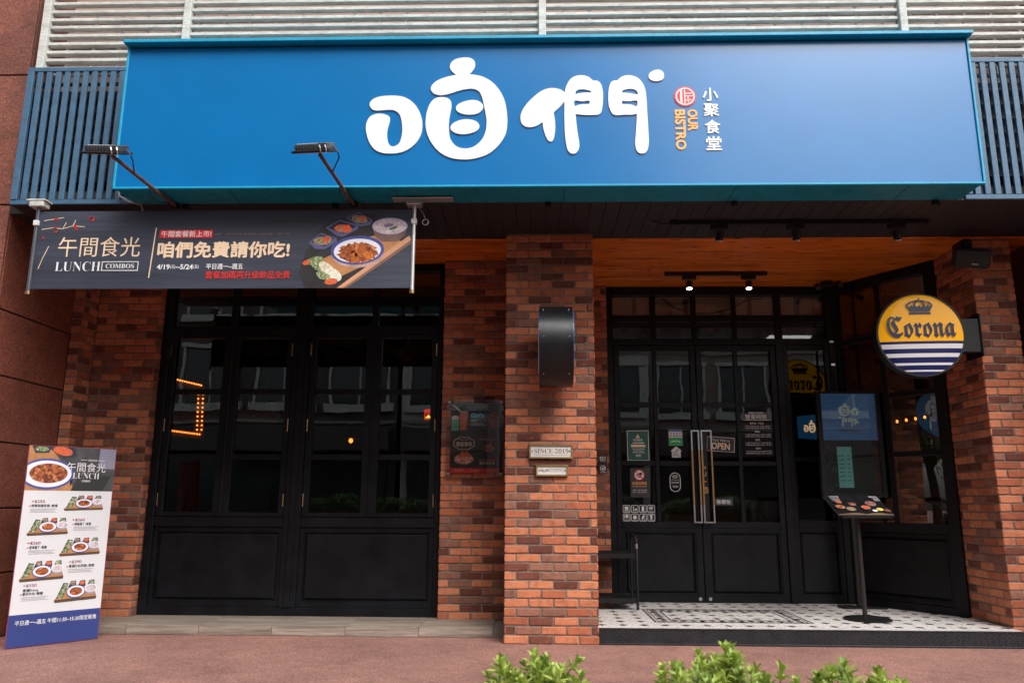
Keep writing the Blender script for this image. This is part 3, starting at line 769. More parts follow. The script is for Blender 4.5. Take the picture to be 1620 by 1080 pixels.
for r in range(2):
    for c in range(4):
        xa = .953+c*.0870; za = 1.037-r*.0900
        ic = holed('icon_sticker', [rrect(xa, xa+.080, za, za+.080, .014), rrect(xa+.006, xa+.074, za+.006, za+.074, .010)], D, G0, G0+.001, CLOUDY, dl)
        g = MB(); k = r*4+c; X, Z = xa+.04, za+.045
        if k == 0: g.flat(rrect(X-.02, X+.02, Z-.012, Z+.02, .008), D, C1).flat(rect(X-.024, X+.024, Z-.024, Z-.017), D, C1)
        elif k == 1: g.flat(ell(X-.012, Z+.012, .008, .008, 10), D, C1).flat([(X-.022, Z-.02), (X, Z-.02), (X-.012, Z+.006)], D, C1).flat(rect(X+.004, X+.024, Z-.02, Z), D, C1)
        elif k == 2: g.flat(rrect(X-.012, X+.012, Z-.026, Z+.022, .004), D, C1)
        elif k == 3:
            for rr in (.03, .02, .01): g.flat(ell(X, Z-.02, rr, rr*1.3, 10, R(35), R(145))+ell(X, Z-.02, rr-.006, rr*1.3-.008, 10, R(145), R(35)), D, C1)
        elif k == 4: g.flat(ell(X, Z+.008, .017, .016, 14), D, C1).flat(rect(X-.003, X+.003, Z-.024, Z), D, C1).flat(rect(X-.026, X-.021, Z-.024, Z+.022), D, C1).flat(rect(X+.021, X+.026, Z-.024, Z+.022), D, C1)
        elif k == 5: g.flat(ell(X, Z-.004, .021, .020, 14), D, C1).flat([(X-.012, Z+.012), (X-.016, Z+.026), (X-.004, Z+.016)], D, C1).flat([(X+.012, Z+.012), (X+.016, Z+.026), (X+.004, Z+.016)], D, C1)
        elif k == 6: g.flat(ell(X, Z, .010, .027, 14, tilt=-.5), D, C1).flat(ell(X+.018, Z-.018, .006, .006, 8), D, C1)
        else: g.flat([(X-.020, Z+.022), (X+.020, Z+.022), (X+.006, Z), (X+.014, Z-.022), (X-.014, Z-.022), (X-.006, Z)], D, C1)
        g.flat(rect(X-.028, X+.028, za+.010, za+.014), D, C1)
        g.build('icon', WHITE, ic)
# right leaf: opening hours straight on the glass
text('opening_hours_heading', 'OPEN HOURS', D, 2.344, 2.501, 2.096, 2.116, WHITE, dr, C1, bold=.02)
text('opening_hours_title', '營業時間', D, 2.307, 2.534, 2.037, 2.090, WHITE, dr, C1, bold=.012)
MB().prism(rect(2.286, 2.576, 2.025, 2.031), D, G0, C1).build('rule', WHITE, dr)
z = 2.004
for head, ls in (('MON. - THU.', ('11:30-15:00 (Last order 14:30)', '17:00-22:00 (Last order 21:30)')), ('FRI.', ('11:30-15:00 (Last order 14:30)', '17:00-23:00 (Last order 22:30)')),
                 ('SAT.', ('11:30-23:00 (Last order 22:30)', '17:00-23:00 (Last order 22:30)')), ('SUN.', ('11:30-22:00 (Last order 21:30)', '17:00-22:00 (Last order 21:30)'))):
    w = .0135*len(head); text('day', head, D, 2.43-w/2, 2.43+w/2, z-.022, z, WHITE, dr, C1, bold=.02); z -= .036
    for l in ls: text('hours_line', l, D, 2.298, 2.570, z-.016, z, WHITE, dr, C1, bold=.015); z -= .022
    z -= .010
nm = MB().prism(rect(1.925, 2.125, 1.118, 1.192), D, G0, G0+.001).build('name_label', M('dark_grey_label', (.045, .045, .05), .5), dr)
text('name_text', '徐惠怡', D, 1.952, 2.103, 1.133, 1.178, WHITE, nm, C1, bold=.02)
# hanging OPEN board inside the right leaf
ob = thing('open_board', 'small black hanging board reading OPEN in the right door', 'sign', (2.02, DY-.01, 1.68))
Q = PL((2.02, DY-.004, 1.765), (math.cos(R(-4)), 0, math.sin(R(-4))), (-math.sin(R(-4)), 0, math.cos(R(-4))))
MB().prism(rect(-.15, .15, -.082, .078), Q, .008, .012).build('board', INK, ob)
holed('board_edge', [rect(-.148, .148, -.080, .076), rect(-.143, .143, -.075, .071)], Q, .012, .0128, CLOUDY, ob)
text('open_text', 'OPEN', Q, -.100, .098, -.058, .014, CREAM, ob, .0131, bold=.03); text('open_subtext', 'Yes! We’re', Q, -.092, .095, .026, .056, CLOUDY, ob, .0131)
MB().tube([(1.90, DY-.008, 1.845), (2.02, DY-.006, 1.93), (2.14, DY-.008, 1.83)], .0015, 5).build('cord', BLACKM, ob)
# ------------------------------------------------------------------ slanting glazed wall on the right
u3 = Vector((od.x, od.y, 0)); S = PL((OA.x, OA.y, 0), u3); LN = (OB-OA).length
sw = thing('slanting_glazing', 'slanting black glazed wall running from the doors to the right pier', 'window', (3.7, 1.4, FZ))
def sbar(mb, a0, a1, z0, z1, c0, c1):
    q = MB().box(a0, a1, -c1, -c0, z0, z1, b=.004); mb.add([S.w(v[0], v[2], -v[1]) for v in q.v], q.f)
fm = MB()
sbar(fm, 0, .06, FZ, 3.52, -.06, .03); sbar(fm, LN-.11, LN, FZ, 3.52, -.06, .032); sbar(fm, .06, LN-.11, 3.42, 3.52, -.06, .03)
sbar(fm, .06, LN-.11, .86, .955, -.05, .028); sbar(fm, .06, LN-.11, FZ, .20, -.05, .028); fm.build('frame', FRAME, sw)
xm = .55; AA, AB = .06, LN-.11
mm = MB(); sbar(mm, xm-.03, xm+.03, .955, 3.42, -.05, .022); mm.build('mullion', FRAME, sw)
b2 = MB()
for z in (1.63, 2.23, 2.86): sbar(b2, xm+.03, AB, z-.025, z+.025, -.04, .016)
sbar(b2, AA, xm-.03, 2.86-.025, 2.86+.025, -.04, .016)
b2.build('glazing_bars', FRAME, sw)
PMID = S.w((xm+.03+AB)/2, 0, 0); PHW = (AB-xm-.03)/2
SP = PL(PMID, (math.cos(R(-48.3)), math.sin(R(-48.3)), 0))      # panes turned off the wall's plane to catch the drum sign's reflection
for za, zb in ((.955, 1.605), (1.655, 2.205), (2.255, 2.835), (2.885, 3.42)): pane(sw, SP, -PHW, PHW, za, zb)
for za, zb in ((.955, 2.835), (2.885, 3.42)): pane(sw, S, AA, xm-.03, za, zb)
kick_panel(sw, S, AA+.03, AB-.03, .23, .83)
q = MB()
for a in ((AA, AA+.03, .2, .86), (AB-.03, AB, .2, .86), (AA+.03, AB-.03, .2, .23), (AA+.03, AB-.03, .83, .86)): sbar(q, *a, -.05, .012)
q.build('panel_frame', FRAME, sw)

# ------------------------------------------------------------------ the big blue fascia sign
SY = -1.09; SG = FR(SY)
LET = dict(
  mouth_stroke='-1299,4212 -1287,4247 -1241,4277 -1166,4289 -1082,4288 -1016,4272 -954,4229 -906,4162 -880,4087 -874,4017 -886,3947 -921,3883 -974,3834 -1038,3805 -1111,3796 -1185,3803 -1242,3831 -1281,3881 -1306,3941 -1320,4011 -1314,4066 -1290,4111 -1249,4132 -1203,4135 -1156,4122 -1133,4099 -1135,4059 -1147,4009 -1151,3959 -1145,3910 -1130,3872 -1104,3855 -1072,3864 -1046,3894 -1033,3948 -1031,4008 -1040,4078 -1058,4129 -1092,4159 -1134,4168 -1190,4165 -1246,4163 -1279,4176',
  head='-667,4542 -654,4578 -621,4604 -565,4617 -513,4615 -480,4597 -465,4566 -470,4525 -493,4489 -520,4467 -562,4454 -609,4464 -643,4491 -662,4517',
  body='-815,4344 -804,4380 -768,4415 -703,4445 -628,4462 -553,4469 -478,4466 -403,4447 -328,4400 -272,4333 -234,4257 -213,4171 -205,4081 -209,3991 -231,3922 -277,3853 -340,3795 -413,3761 -486,3745 -559,3743 -642,3756 -716,3793 -772,3847 -816,3917 -840,3987 -849,4056 -843,4137 -823,4207 -792,4252 -755,4270 -708,4272 -671,4258 -651,4231 -648,4185 -657,4125 -665,4055 -663,3985 -653,3925 -630,3881 -593,3848 -542,3834 -487,3840 -437,3869 -397,3918 -373,3982 -367,4052 -373,4112 -386,4183 -401,4253 -420,4304 -448,4332 -486,4343 -532,4341 -588,4328 -644,4309 -699,4294 -755,4293 -793,4308',
  e1='-611,4175 -600,4205 -558,4230 -503,4244 -456,4244 -414,4223 -396,4190 -409,4153 -446,4128 -501,4120 -561,4129 -599,4149',
  e2='-652,4012 -634,4045 -593,4069 -537,4081 -482,4076 -440,4055 -423,4020 -439,3988 -485,3964 -544,3954 -600,3962 -637,3982',
  person='-102,4082 -91,4142 -52,4208 3,4268 70,4322 137,4343 193,4336 231,4320 253,4289 247,4235 214,4187 165,4139 160,4130 169,4067 171,3996 162,3924 149,3895 133,3887 113,3901 91,3949 78,4002 73,4044 67,4049 36,4027 -8,4011 -52,4012 -85,4034',
  gate1='248,4295 265,4368 299,4423 344,4447 394,4450 439,4436 474,4404 505,4402 532,4378 546,4329 549,4268 545,4196 533,4136 511,4112 478,4109 434,4108 379,4111 335,4118 332,4111 337,4042 344,3970 354,3899 358,3852 347,3811 325,3787 298,3784 274,3803 260,3841 250,3912 245,3995 244,4090 245,4187',
  gate1h='333,4289 337,4313 359,4327 393,4330 426,4324 453,4315 452,4301 403,4300 359,4294',
  gate1k='325,4232 380,4226 439,4231 438,4202 391,4201 352,4194 327,4186',
  gate2='591,4268 598,4340 616,4389 644,4403 666,4404 694,4431 733,4445 772,4445 816,4430 854,4393 880,4331 889,4253 891,4156 894,4061 896,3965 897,3883 889,3824 869,3789 842,3780 815,3789 797,3819 792,3872 798,3943 805,4026 811,4109 805,4114 764,4107 709,4108 654,4105 626,4113 605,4147 592,4195',
  gate2h='703,4315 736,4327 780,4329 813,4314 824,4280 779,4288 741,4295 702,4298',
  gate2k='700,4226 755,4223 814,4227 813,4179 777,4191 738,4197 700,4199',
  dot='912,4435 923,4465 957,4487 996,4492 1023,4476 1034,4445 1024,4411 992,4395 954,4395 924,4408',
)
LET = {k: smooth_loop(parse(v), 3) for k, v in LET.items()}
sg = thing('shop_sign', 'long blue fascia sign with big white rounded characters above the shopfront', 'sign', (.07, -.9, 3.52))
SX0, SX1, SZ0, SZ1 = -3.292, 3.432, 3.518, 4.745
MB().box(SX0+.02, SX1-.02, SY+.012, -.76, SZ0+.004, SZ1-.02).build('sign_box', TEAL, sg)
MB().box(SX0+.012, SX1-.012, SY, SY+.012, SZ0+.012, SZ1-.012).build('face_panel', SIGNBLUE, sg)
tr = MB(); tr.box(SX0-.002, SX1+.002, SY-.014, SY+.02, SZ0-.004, SZ0+.014, b=.003); tr.build('bottom_trim', CYAN, sg)
for xa, xb in ((SX0-.004, SX0+.014), (SX1-.014, SX1+.004)): MB().box(xa, xb, SY-.013, -.77, SZ0+.0145, SZ1+.008, b=.003).build('side_trim', CYAN, sg)
MB().box(SX0-.018, SX1+.018, SY-.068, -.765, SZ1+.002, SZ1+.032, b=.004).build('top_cap', CYAN, sg)
for k in range(5):      # seams and vents on the underside
    x = -2.4+k*1.32; MB().box(x, x+.004, SY+.02, -.765, SZ0+.0015, SZ0+.0045).build('underside_seam', BLACKM, sg)
for x in (-1.95, .35, 2.35):
    v = MB()
    for k in range(6): v.box(x+k*.024, x+k*.024+.008, -.99, -.91, SZ0+.0012, SZ0+.0045)
    v.build('vent_slots', TEAL, sg)
def logo(parent, pl, mat, c0, c1, f=lambda p: p):
    L = {k: [f(p) for p in v] for k, v in LET.items()}
    za = holed('character', [L['mouth_stroke']], pl, c0, c1, mat, parent)
    zb = holed('character', [L['body']], pl, c0, c1, mat, parent); holed('top_stroke', [L['head']], pl, c0+(c1-c0)*.01, c1-(c1-c0)*.08, mat, zb)
    for e in ('e1', 'e2'): holed('inner_stroke', [L[e]], pl, c0, c1, mat, zb)
    zc = holed('character', [L['gate1'], L['gate1h'], L['gate1k']], pl, c0, c1, mat, parent); holed('person_stroke', [L['person']], pl, c0+(c1-c0)*.01, c1-(c1-c0)*.08, mat, zc)
    zd = holed('gate_stroke', [L['gate2'], L['gate2h'], L['gate2k']], pl, c0, c1, mat, zc); holed('dot_stroke', [L['dot']], pl, c0, c1, mat, zc)
logo(sg, SG, WHITE, .0, .010)
sc_ = MB().prism(ell(1.193, 4.261, .086, .086, 40), SG, 0, .006).build('red_seal', RED, sg)
holed('seal_ring', [ell(1.193, 4.261, .074, .074, 36), ell(1.193, 4.261, .065, .065, 36)], SG, .006, .0085, WHITE, sc_)
ln = MB()
for a in ((1.155, 1.162, 4.214, 4.310), (1.163, 1.170, 4.20, 4.320), (1.186, 1.193, 4.198, 4.322), (1.193, 1.246, 4.283, 4.290), (1.193, 1.254, 4.262, 4.268), (1.212, 1.219, 4.208, 4.262), (1.193, 1.240, 4.226, 4.232)): ln.prism(rect(*a), SG, .0062, .0083)
ln.build('seal_strokes', WHITE, sc_)
text('sign_lettering', 'OUR', SG, 1.205, 1.284, 3.968, 4.150, ORANGE_T, sg, 0, .006, bold=.035, rot=-90)
text('sign_lettering', 'BISTRO', SG, 1.106, 1.188, 3.812, 4.150, ORANGE_T, sg, 0, .006, bold=.035, rot=-90)
for ch, a in zip('小聚食堂', ((1.329, 1.451, 4.220, 4.334), (1.332, 1.454, 4.088, 4.199), (1.335, 1.457, 3.944, 4.061), (1.339, 1.460, 3.806, 3.922))): text('sign_lettering', ch, SG, *a, WHITE, sg, 0, .006, bold=.028)
# small black hooks along the foot of the sign
for k, x in enumerate((-2.86, -1.62, .12, 1.62, 3.22)):
    t = thing('soffit_hook', 'small black hook under the blue sign, number %s from the left' % ('one', 'two', 'three', 'four', 'five')[k], 'hook', (x, -.76, 3.50), 'hooks under the sign')
    MB().box(x-.025, x+.025, -.775, -.745, 3.478, 3.516, b=.004).tube([(x+.01, -.775, 3.49), (x+.012, -.80, 3.478), (x+.014, -.80, 3.462)], .006, 6).build('bracket', BLACKM, t)
# ------------------------------------------------------------------ floodlights on arms
def floodlight(x, label, yaw):
    t = thing('floodlight', label, 'floodlight', (x, -.80, 3.50), 'floodlights aimed at the sign')
    MB().tube([(x, -.78, 3.495), (x-.01, -1.2, 3.492), (x-.03, -1.72, 3.50)], .014, 8).build('arm', RUST, t, smooth=True)
    MB().box(x-.03, x+.03, -.80, -.77, 3.475, 3.516, b=.004).build('arm_mount', BLACKM, t)
    Mx = Matrix.Translation((x-.06, -1.74, 3.525)) @ Matrix.Rotation(R(yaw), 4, 'Z') @ Matrix.Rotation(R(25), 4, 'X')
    h = MB().box(-.135, .135, -.10, .10, -.018, 0, b=.004, M=Mx).build('lamp_plate', BLACKM, t)
    for k in range(8): MB().box(-.115+k*.020, -.109+k*.020, -.085, .06, 0, .040, b=.001, M=Mx).build('cooling_fin', M_FIN, h)
    MB().box(.052, .122, -.088, .07, .001, .045, b=.004, M=Mx).build('driver_box', M_FIN, h)
    MB().box(-.118, .05, -.03, .03, .028, .046, b=.002, M=Mx).build('fin_bridge', ALU, h)
    MB().prism(rect(-.11, .11, -.075, .085), PL(Mx @ Vector((0, 0, -.0185)), Mx.to_3x3() @ Vector((1, 0, 0)), Mx.to_3x3() @ Vector((0, 1, 0))), -.002, .0).build('lens', CLOUDY, h)
    for s in (.065, .105): MB().tube([Mx @ Vector((s, -.088, .03)), Mx @ Vector((s+.008, -.10, .012)), Mx @ Vector((s+.010, -.098, -.016))], .005, 6).build('screw_tab', STEEL, h)
    MB().tube([Mx @ Vector((.13, .0, .02)), Mx @ Vector((.165, -.01, -.02)), Mx @ Vector((.15, .05, -.06)), (x-.01, -1.45, 3.49)], .005, 6).build('cable', BLACKM, t)
    MB().tube([(x-.01, -1.22, 3.48), (x-.03, -1.15, 3.44), (x-.02, -1.05, 3.43), (x+.005, -.9, 3.47)], .004, 6).build('loose_wire', BLACKM, t)
M_FIN = M('grey_cast_aluminium', (.10, .10, .11), .5, .6, var=.2)
floodlight(-2.93, 'left floodlight on a rusty arm in front of the sign corner', 4)
floodlight(-1.46, 'right floodlight on a rusty arm below the first white character', -6)
cw = thing('loose_cable', 'pale loop of cable by the lower left corner of the sign', 'cable', (-3.36, -.79, 3.55))
MB().tube([(-3.22, -.78, 3.51), (-3.32, -.79, 3.535), (-3.40, -.80, 3.58), (-3.41, -.80, 3.63), (-3.37, -.79, 3.66)], .008, 7).tube([(-3.22, -.78, 3.51), (-3.20, -.79, 3.46), (-3.205, -.79, 3.43)], .006, 6).build('wire', M('pale_cable', (.55, .50, .47), .6), cw)
# ------------------------------------------------------------------ blue louvre screens and white slat screen
def louvre(x0, x1, label):
    t = thing('louvre_screen', label, 'louvre', ((x0+x1)/2, -.75, SOF))
    for z0, z1 in ((3.527, 3.567), (4.735, 4.775)): MB().box(x0, x1, -.762, -.735, z0, z1, b=.003).build('rail', LOUVRE, t)
    x = x0+.002
    MB().box(x, x+.055, -.768, -.737, 3.568, 4.734, b=.003).build('slat', LOUVRE, t); x += .081
    while x < x1-.03:
        MB().box(x, x+.047, -.760, -.738, 3.568, 4.734, b=.003).build('slat', LOUVRE, t); x += .0795
    for k in range(9): MB().box(x0, x1, -.70, -.68, 3.62+k*.127, 3.645+k*.127).build('rear_bar', BLACKM, t)
louvre(-4.340, -3.31, 'dark blue upright louvre screen between granite and sign')
louvre(3.465, 4.48, 'dark blue upright louvre screen right of the sign')
ws = thing('slat_screen', 'weathered white horizontal slat screen along the upper floor', 'screen', (0, -.7, 4.78))
for x in (-4.27, -3.02, .078, 3.143, 4.56): MB().box(x-.032, x+.032, -.735, -.64, 4.778, 6.4, b=.004).build('post', SLAT, ws)
for k in range(20):
    z = 4.781+k*.0785
    for xa, xb in ((-4.238, -3.052), (-2.988, .046), (.110, 3.111), (3.175, 4.528)):
        j = random.uniform(-.003, .003)
        MB().box(xa, xb, -.708, -.655, z+j, z+.030+j, b=.003).build('slat', SLAT, ws)
struct('upper_wall', MB().box(-4.5, 4.62, .0, .3, SOF+.27, 7.5), PINKWALL)
for k in range(18):
    z = 4.80+k*.105; 
    if k % 3 == 2: continue
bk = thing('balcony_rail', 'pale inner balcony railing seen through the white slats', 'railing', (0, -.35, 4.78))
for k, z in enumerate((4.93, 5.20, 5.46)): MB().box(-4.4, 4.6, -.36, -.33, z, z+.05, b=.004).build('rail', SLAT, bk)
for k in range(37): MB().box(-4.3+k*.24, -4.275+k*.24, -.36, -.335, 4.60, 5.55).build('baluster', CLOUDY, bk)
acs = thing('air_conditioner', 'pale air conditioner with dark grille behind the white slats', 'air conditioner', (-1.55, -.2, 4.6))
MB().box(-2.0, -1.1, -.28, -.02, 4.66, 5.3, b=.01).build('case', SLAT, acs); MB().box(-1.95, -1.35, -.285, -.279, 4.72, 5.24).build('grille', DARKBACK, acs)
ac2 = thing('air_conditioner', 'second pale air conditioner behind the slats near the right post', 'air conditioner', (2.2, -.2, 4.6))
MB().box(1.8, 2.6, -.28, -.02, 4.66, 5.25, b=.01).build('case', SLAT, ac2); MB().box(1.85, 2.35, -.285, -.279, 4.72, 5.2).build('grille', DARKBACK, ac2)
rs = thing('red_crate', 'red box glimpsed behind the white slats left of centre', 'box', (-2.28, -.2, 4.6))
MB().box(-2.36, -2.10, -.25, -.08, 4.60, 5.16, b=.01).build('crate_body', RED, rs)
struct('balcony_floor', MB().box(-4.34, 4.48, -.66, -.001, SOF+.27, 4.6), DARKBACK)
# ------------------------------------------------------------------ the long lunch banner
BY = -.86; B = FR(BY)
bn = thing('lunch_banner', 'long charcoal cloth banner advertising lunch combos with food photo', 'banner', (-2.49, BY, 2.77))
BX0, BX1, BZ0, BZ1 = -4.005, -.965, 2.775, 3.425
MB().box(BX0, BX1, BY-.001, BY+.001, BZ0, BZ1).build('cloth', BANNER, bn)
for x, k in ((BX0-.012, 0), (BX1+.012, 1)):
    p = MB().tube([(x, BY, BZ0-.02), (x, BY, 3.49)], .016, 10).build('pole', ALU if k else M('dark_grey_pole', (.09, .095, .11), .4, .5), bn, smooth=True)
    MB().tube([(x, BY, BZ0-.045), (x, BY, BZ0-.018)], .022, 10).build('end_cap', BRASS, p, smooth=True)
    MB().box(x-.022, x+.022, BY-.022, BY+.02, 3.30, 3.345, b=.004).build('clamp', CLOUDY, p)
    MB().box(x-.06, x+.06, BY-.045, BY+.045, 3.455, 3.512, b=.005).box(x-.085, x+.075, BY-.05, BY+.05, 3.502, 3.516, b=.003).build('ceiling_bracket', ALU if k else SLAT, p)
MB().box(-1.13, -.64, -.91, -.82, 3.503, 3.515, b=.003).build('ceiling_rail', ALU, bn)
MB().tube([(-.925, -.86, 3.45), (-.88, -.86, 3.39), (-.865, -.86, 3.345)], .0025, 5).tube([(-.862+.024*math.cos(a), -.86, 3.318+.024*math.sin(a)) for a in [i*math.pi/7 for i in range(15)]], .0035, 6).build('pull_ring', ALU, bn)
def bt(body, x0, x1, z0, z1, mat, bold=0): return text('banner_lettering', body, B, x0, x1, z0, z1, mat, bn, -.0035, .0035, bold)
bt('午間食光', -3.815, -3.150, 3.040, 3.205, CREAM, -.004)
bt('𝐋𝐔𝐍𝐂𝐇', -3.822, -3.455, 2.920, 2.998, WHITE, -.017)
bt('𝐂𝐎𝐌𝐁𝐎𝐒', -3.412, -3.184, 2.942, 2.981, WHITE, -.008)
holed('lettering_box', [rect(-3.446, -3.150, 2.922, 3.000), rect(-3.440, -3.156, 2.928, 2.994)], B, -.003, .003, WHITE, bn)
MB().prism([(-3.060, 2.863), (-3.052, 2.863), (-3.030, 3.280), (-3.038, 3.280)], B, -.003, .003).build('dividing_line', CREAM, bn)
MB().prism(rect(-3.001, -2.572, 3.196, 3.260), B, -.0022, .0022).build('red_tag', RED, bn)
bt('午間套餐新上市!', -2.988, -2.582, 3.202, 3.254, WHITE, .006)
bt('※點一份午間套餐送你一張好禮三選一券', -2.554, -1.947, 3.212, 3.233, M('dim_brown_print', (.16, .11, .09), .6))
bt('咱們免費請你吃!', -3.006, -1.940, 3.026, 3.164, CREAM, .045)
bt('4/19', -2.998, -2.895, 2.932, 2.974, WHITE, .015); bt('(五)', -2.890, -2.850, 2.935, 2.968, WHITE); bt('~5/24', -2.845, -2.708, 2.932, 2.974, WHITE, .015); bt('(五)', -2.703, -2.662, 2.935, 2.968, WHITE)
bt('平日週一~週五', -2.602, -2.306, 2.932, 2.977, WHITE, .012)
bt('套餐加碼再升級飲品免費', -2.602, -1.926, 2.853, 2.917, M('banner_red_print', (.60, .03, .025), .5), .016)
# plum twig, top left
tw = MB()
for pts in (((-3.97, 3.27), (-3.88, 3.285), (-3.80, 3.275), (-3.72, 3.30), (-3.62, 3.292)), ((-3.96, 3.345), (-3.87, 3.36), (-3.80, 3.372)), ((-3.80, 3.275), (-3.775, 3.33)), ((-3.72, 3.30), (-3.70, 3.35)), ((-3.96, 2.94), (-3.93, 3.04), (-3.895, 3.13))):
    for a, b in zip(pts[:-1], pts[1:]):
        n = Vector((-(b[1]-a[1]), b[0]-a[0])).normalized()*.0022
        tw.prism([(a[0]-n.x, a[1]-n.y), (b[0]-n.x, b[1]-n.y), (b[0]+n.x, b[1]+n.y), (a[0]+n.x, a[1]+n.y)], B, -.003, .003)
tw.build('twig_print', CREAM, bn)
fl = MB()
for x, z, r in ((-3.86, 3.285, .016), (-3.70, 3.295, .02), (-3.685, 3.275, .014), (-3.565, 3.355, .024), (-3.85, 3.25, .016), (-3.86, 3.355, .02), (-3.95, 3.20, .014), (-3.58, 3.37, .016)): fl.prism(ell(x, z, r, r*.7, 9, tilt=x*9), B, -.003, .0032)
fl.build('blossom_print', M('dark_red_blossom', (.30, .02, .03), .5), bn)
# printed food
def food(name, poly, mat, k, parent): return MB().prism(poly, B, -.0012-.0003*k, .0012+.0003*k).build(name, mat, parent)
DARKTRAY = M('dark_tray_print', (.022, .018, .020), .5, var=.4, scale=9); RIMP = M('dish_rim_print', (.10, .11, .24), .45)  # dark tray printed behind the dishes, and the dish rim colour
fd = food('tray_print', [(-1.86, 2.90), (-1.80, 2.776), (-1.54, 2.776), (-.975, 3.150), (-1.07, 3.235), (-1.27, 3.385), (-1.40, 3.402), (-1.68, 3.30), (-1.80, 3.10)], DARKTRAY, 1, bn)
food('tray_board', [(-1.74, 2.98), (-1.60, 2.83), (-1.22, 3.02), (-1.04, 3.15), (-1.16, 3.23), (-1.30, 3.20)], TRAYW, 2, fd)
food('tray_edge', [(-1.548, 2.776), (-1.500, 2.776), (-.972, 3.170), (-.985, 3.205), (-1.010, 3.190)], M('tray_edge_print', (.55, .28, .16), .5), 3, fd)
food('tray_edge_side', [(-1.500, 2.776), (-1.470, 2.776), (-.970, 3.140), (-.972, 3.170)], M('tray_side_print', (.20, .10, .07), .5), 3, fd)
for (rim, ins, fmat, (ex, ez, rx_, rz_, tl_)) in (
    ([(-1.662, 3.275), (-1.55, 3.342), (-1.395, 3.295), (-1.402, 3.262), (-1.515, 3.200), (-1.562, 3.203)], [(-1.642, 3.274), (-1.549, 3.330), (-1.412, 3.288), (-1.520, 3.222)], F_CAR, (-1.520, 3.266, .072, .034, -.10)),
    ([(-1.505, 3.358), (-1.40, 3.402), (-1.285, 3.335), (-1.305, 3.298), (-1.38, 3.284)], [(-1.488, 3.356), (-1.401, 3.392), (-1.300, 3.333), (-1.380, 3.300)], F_MUSH, (-1.392, 3.344, .066, .030, -.2)),
    ([(-1.79, 3.15), (-1.70, 3.232), (-1.57, 3.19), (-1.565, 3.155), (-1.66, 3.095), (-1.735, 3.098)], [(-1.772, 3.152), (-1.700, 3.220), (-1.585, 3.184), (-1.664, 3.118)], F_MUSH, (-1.678, 3.166, .076, .036, .1))):
    food('dish_rim', rim, RIMP, 4, fd); food('dish_inside', ins, DISHD, 5, fd); food('dish_food', ell(ex, ez, rx_, rz_, 16, tilt=tl_), fmat, 6, fd)
    food('dish_food', ell(ex+.022, ez+.008, rx_*.5, rz_*.6, 10, tilt=.5), F_CAR if fmat is not F_CAR else M('bright_carrot_print', (.72, .10, .03), .5, var=.3, scale=60), 7, fd); food('dish_greens', ell(ex-.02, ez-.006, rx_*.35, rz_*.4, 9, tilt=-.6), F_GRN, 8, fd)
food('soup_bowl_side', [(-1.285, 3.275), (-1.005, 3.275), (-1.03, 3.20), (-1.08, 3.158), (-1.20, 3.156), (-1.26, 3.20)], M('bowl_shadow_print', (.15, .085, .075), .5, var=.4, scale=8), 6, fd)
food('soup_bowl_rim', ell(-1.146, 3.285, .141, .070, 32), M('lilac_rim_print', (.42, .38, .55), .45), 7, fd); food('soup', ell(-1.146, 3.282, .130, .061, 32), F_SOUP, 8, fd)
food('soup_onion', ell(-1.155, 3.292, .040, .016, 14, tilt=.1), M('onion_print', (.20, .13, .22), .5, var=.5, scale=60), 9, fd); food('soup_herbs', ell(-1.118, 3.268, .036, .012, 10, tilt=.3), M('herb_print', (.05, .16, .05), .5, var=.4, scale=60), 10, fd)
food('bowl_side', [(-1.610, 3.08), (-1.187, 3.10), (-1.205, 3.01), (-1.29, 2.955), (-1.42, 2.935), (-1.54, 2.965), (-1.59, 3.01)], M('bowl_side_print', (.45, .30, .26), .45, var=.4, scale=6), 6, fd)
food('bowl_rim', ell(-1.398, 3.085, .213, .120, 40, tilt=.05), PLATEB, 7, fd); food('bowl_inside', ell(-1.398, 3.081, .188, .100, 36, tilt=.05), PLATEW, 8, fd)
blob = [(-1.392+(.158+.016*math.sin(i*2.7)+.010*math.sin(i*5.1))*math.cos(i*.1745), 3.064+(.084+.008*math.sin(i*3.3))*math.sin(i*.1745)) for i in range(36)]
food('braised_chicken', blob, F_RED, 9, fd)
for k_, (cx_, cz_, r_) in enumerate(((-1.46, 3.085, .050), (-1.36, 3.100, .055), (-1.42, 3.030, .052), (-1.31, 3.045, .048), (-1.38, 3.062, .042))): food('chicken_piece', ell(cx_, cz_, r_, r_*.55, 12, tilt=k_*.9), M('glazed_piece_print_%d' % k_, (.30+.06*k_, .075+.02*k_, .02), .4, var=.6, scale=40), 10+k_ % 2, fd)
for k_, (cx_, cz_, rx_, rz_, tl_, mm_) in enumerate(((-1.74, 3.00, .075, .030, .3, F_GRN), (-1.69, 2.96, .08, .045, -.5, F_GRN), (-1.63, 2.93, .085, .040, -.7, M('cabbage_print', (.62, .58, .42), .5, var=.35, scale=45)), (-1.58, 2.885, .075, .045, -.6, M('cabbage_print_pale', (.68, .66, .55), .5, var=.3, scale=45)), (-1.66, 2.875, .06, .03, -.4, F_GRN), (-1.80, 2.985, .03, .02, .4, F_CAR), (-1.595, 2.828, .052, .026, .15, F_CAR))): food('salad_leaf', ell(cx_, cz_, rx_, rz_, 14, tilt=tl_), mm_, 5+k_, fd)

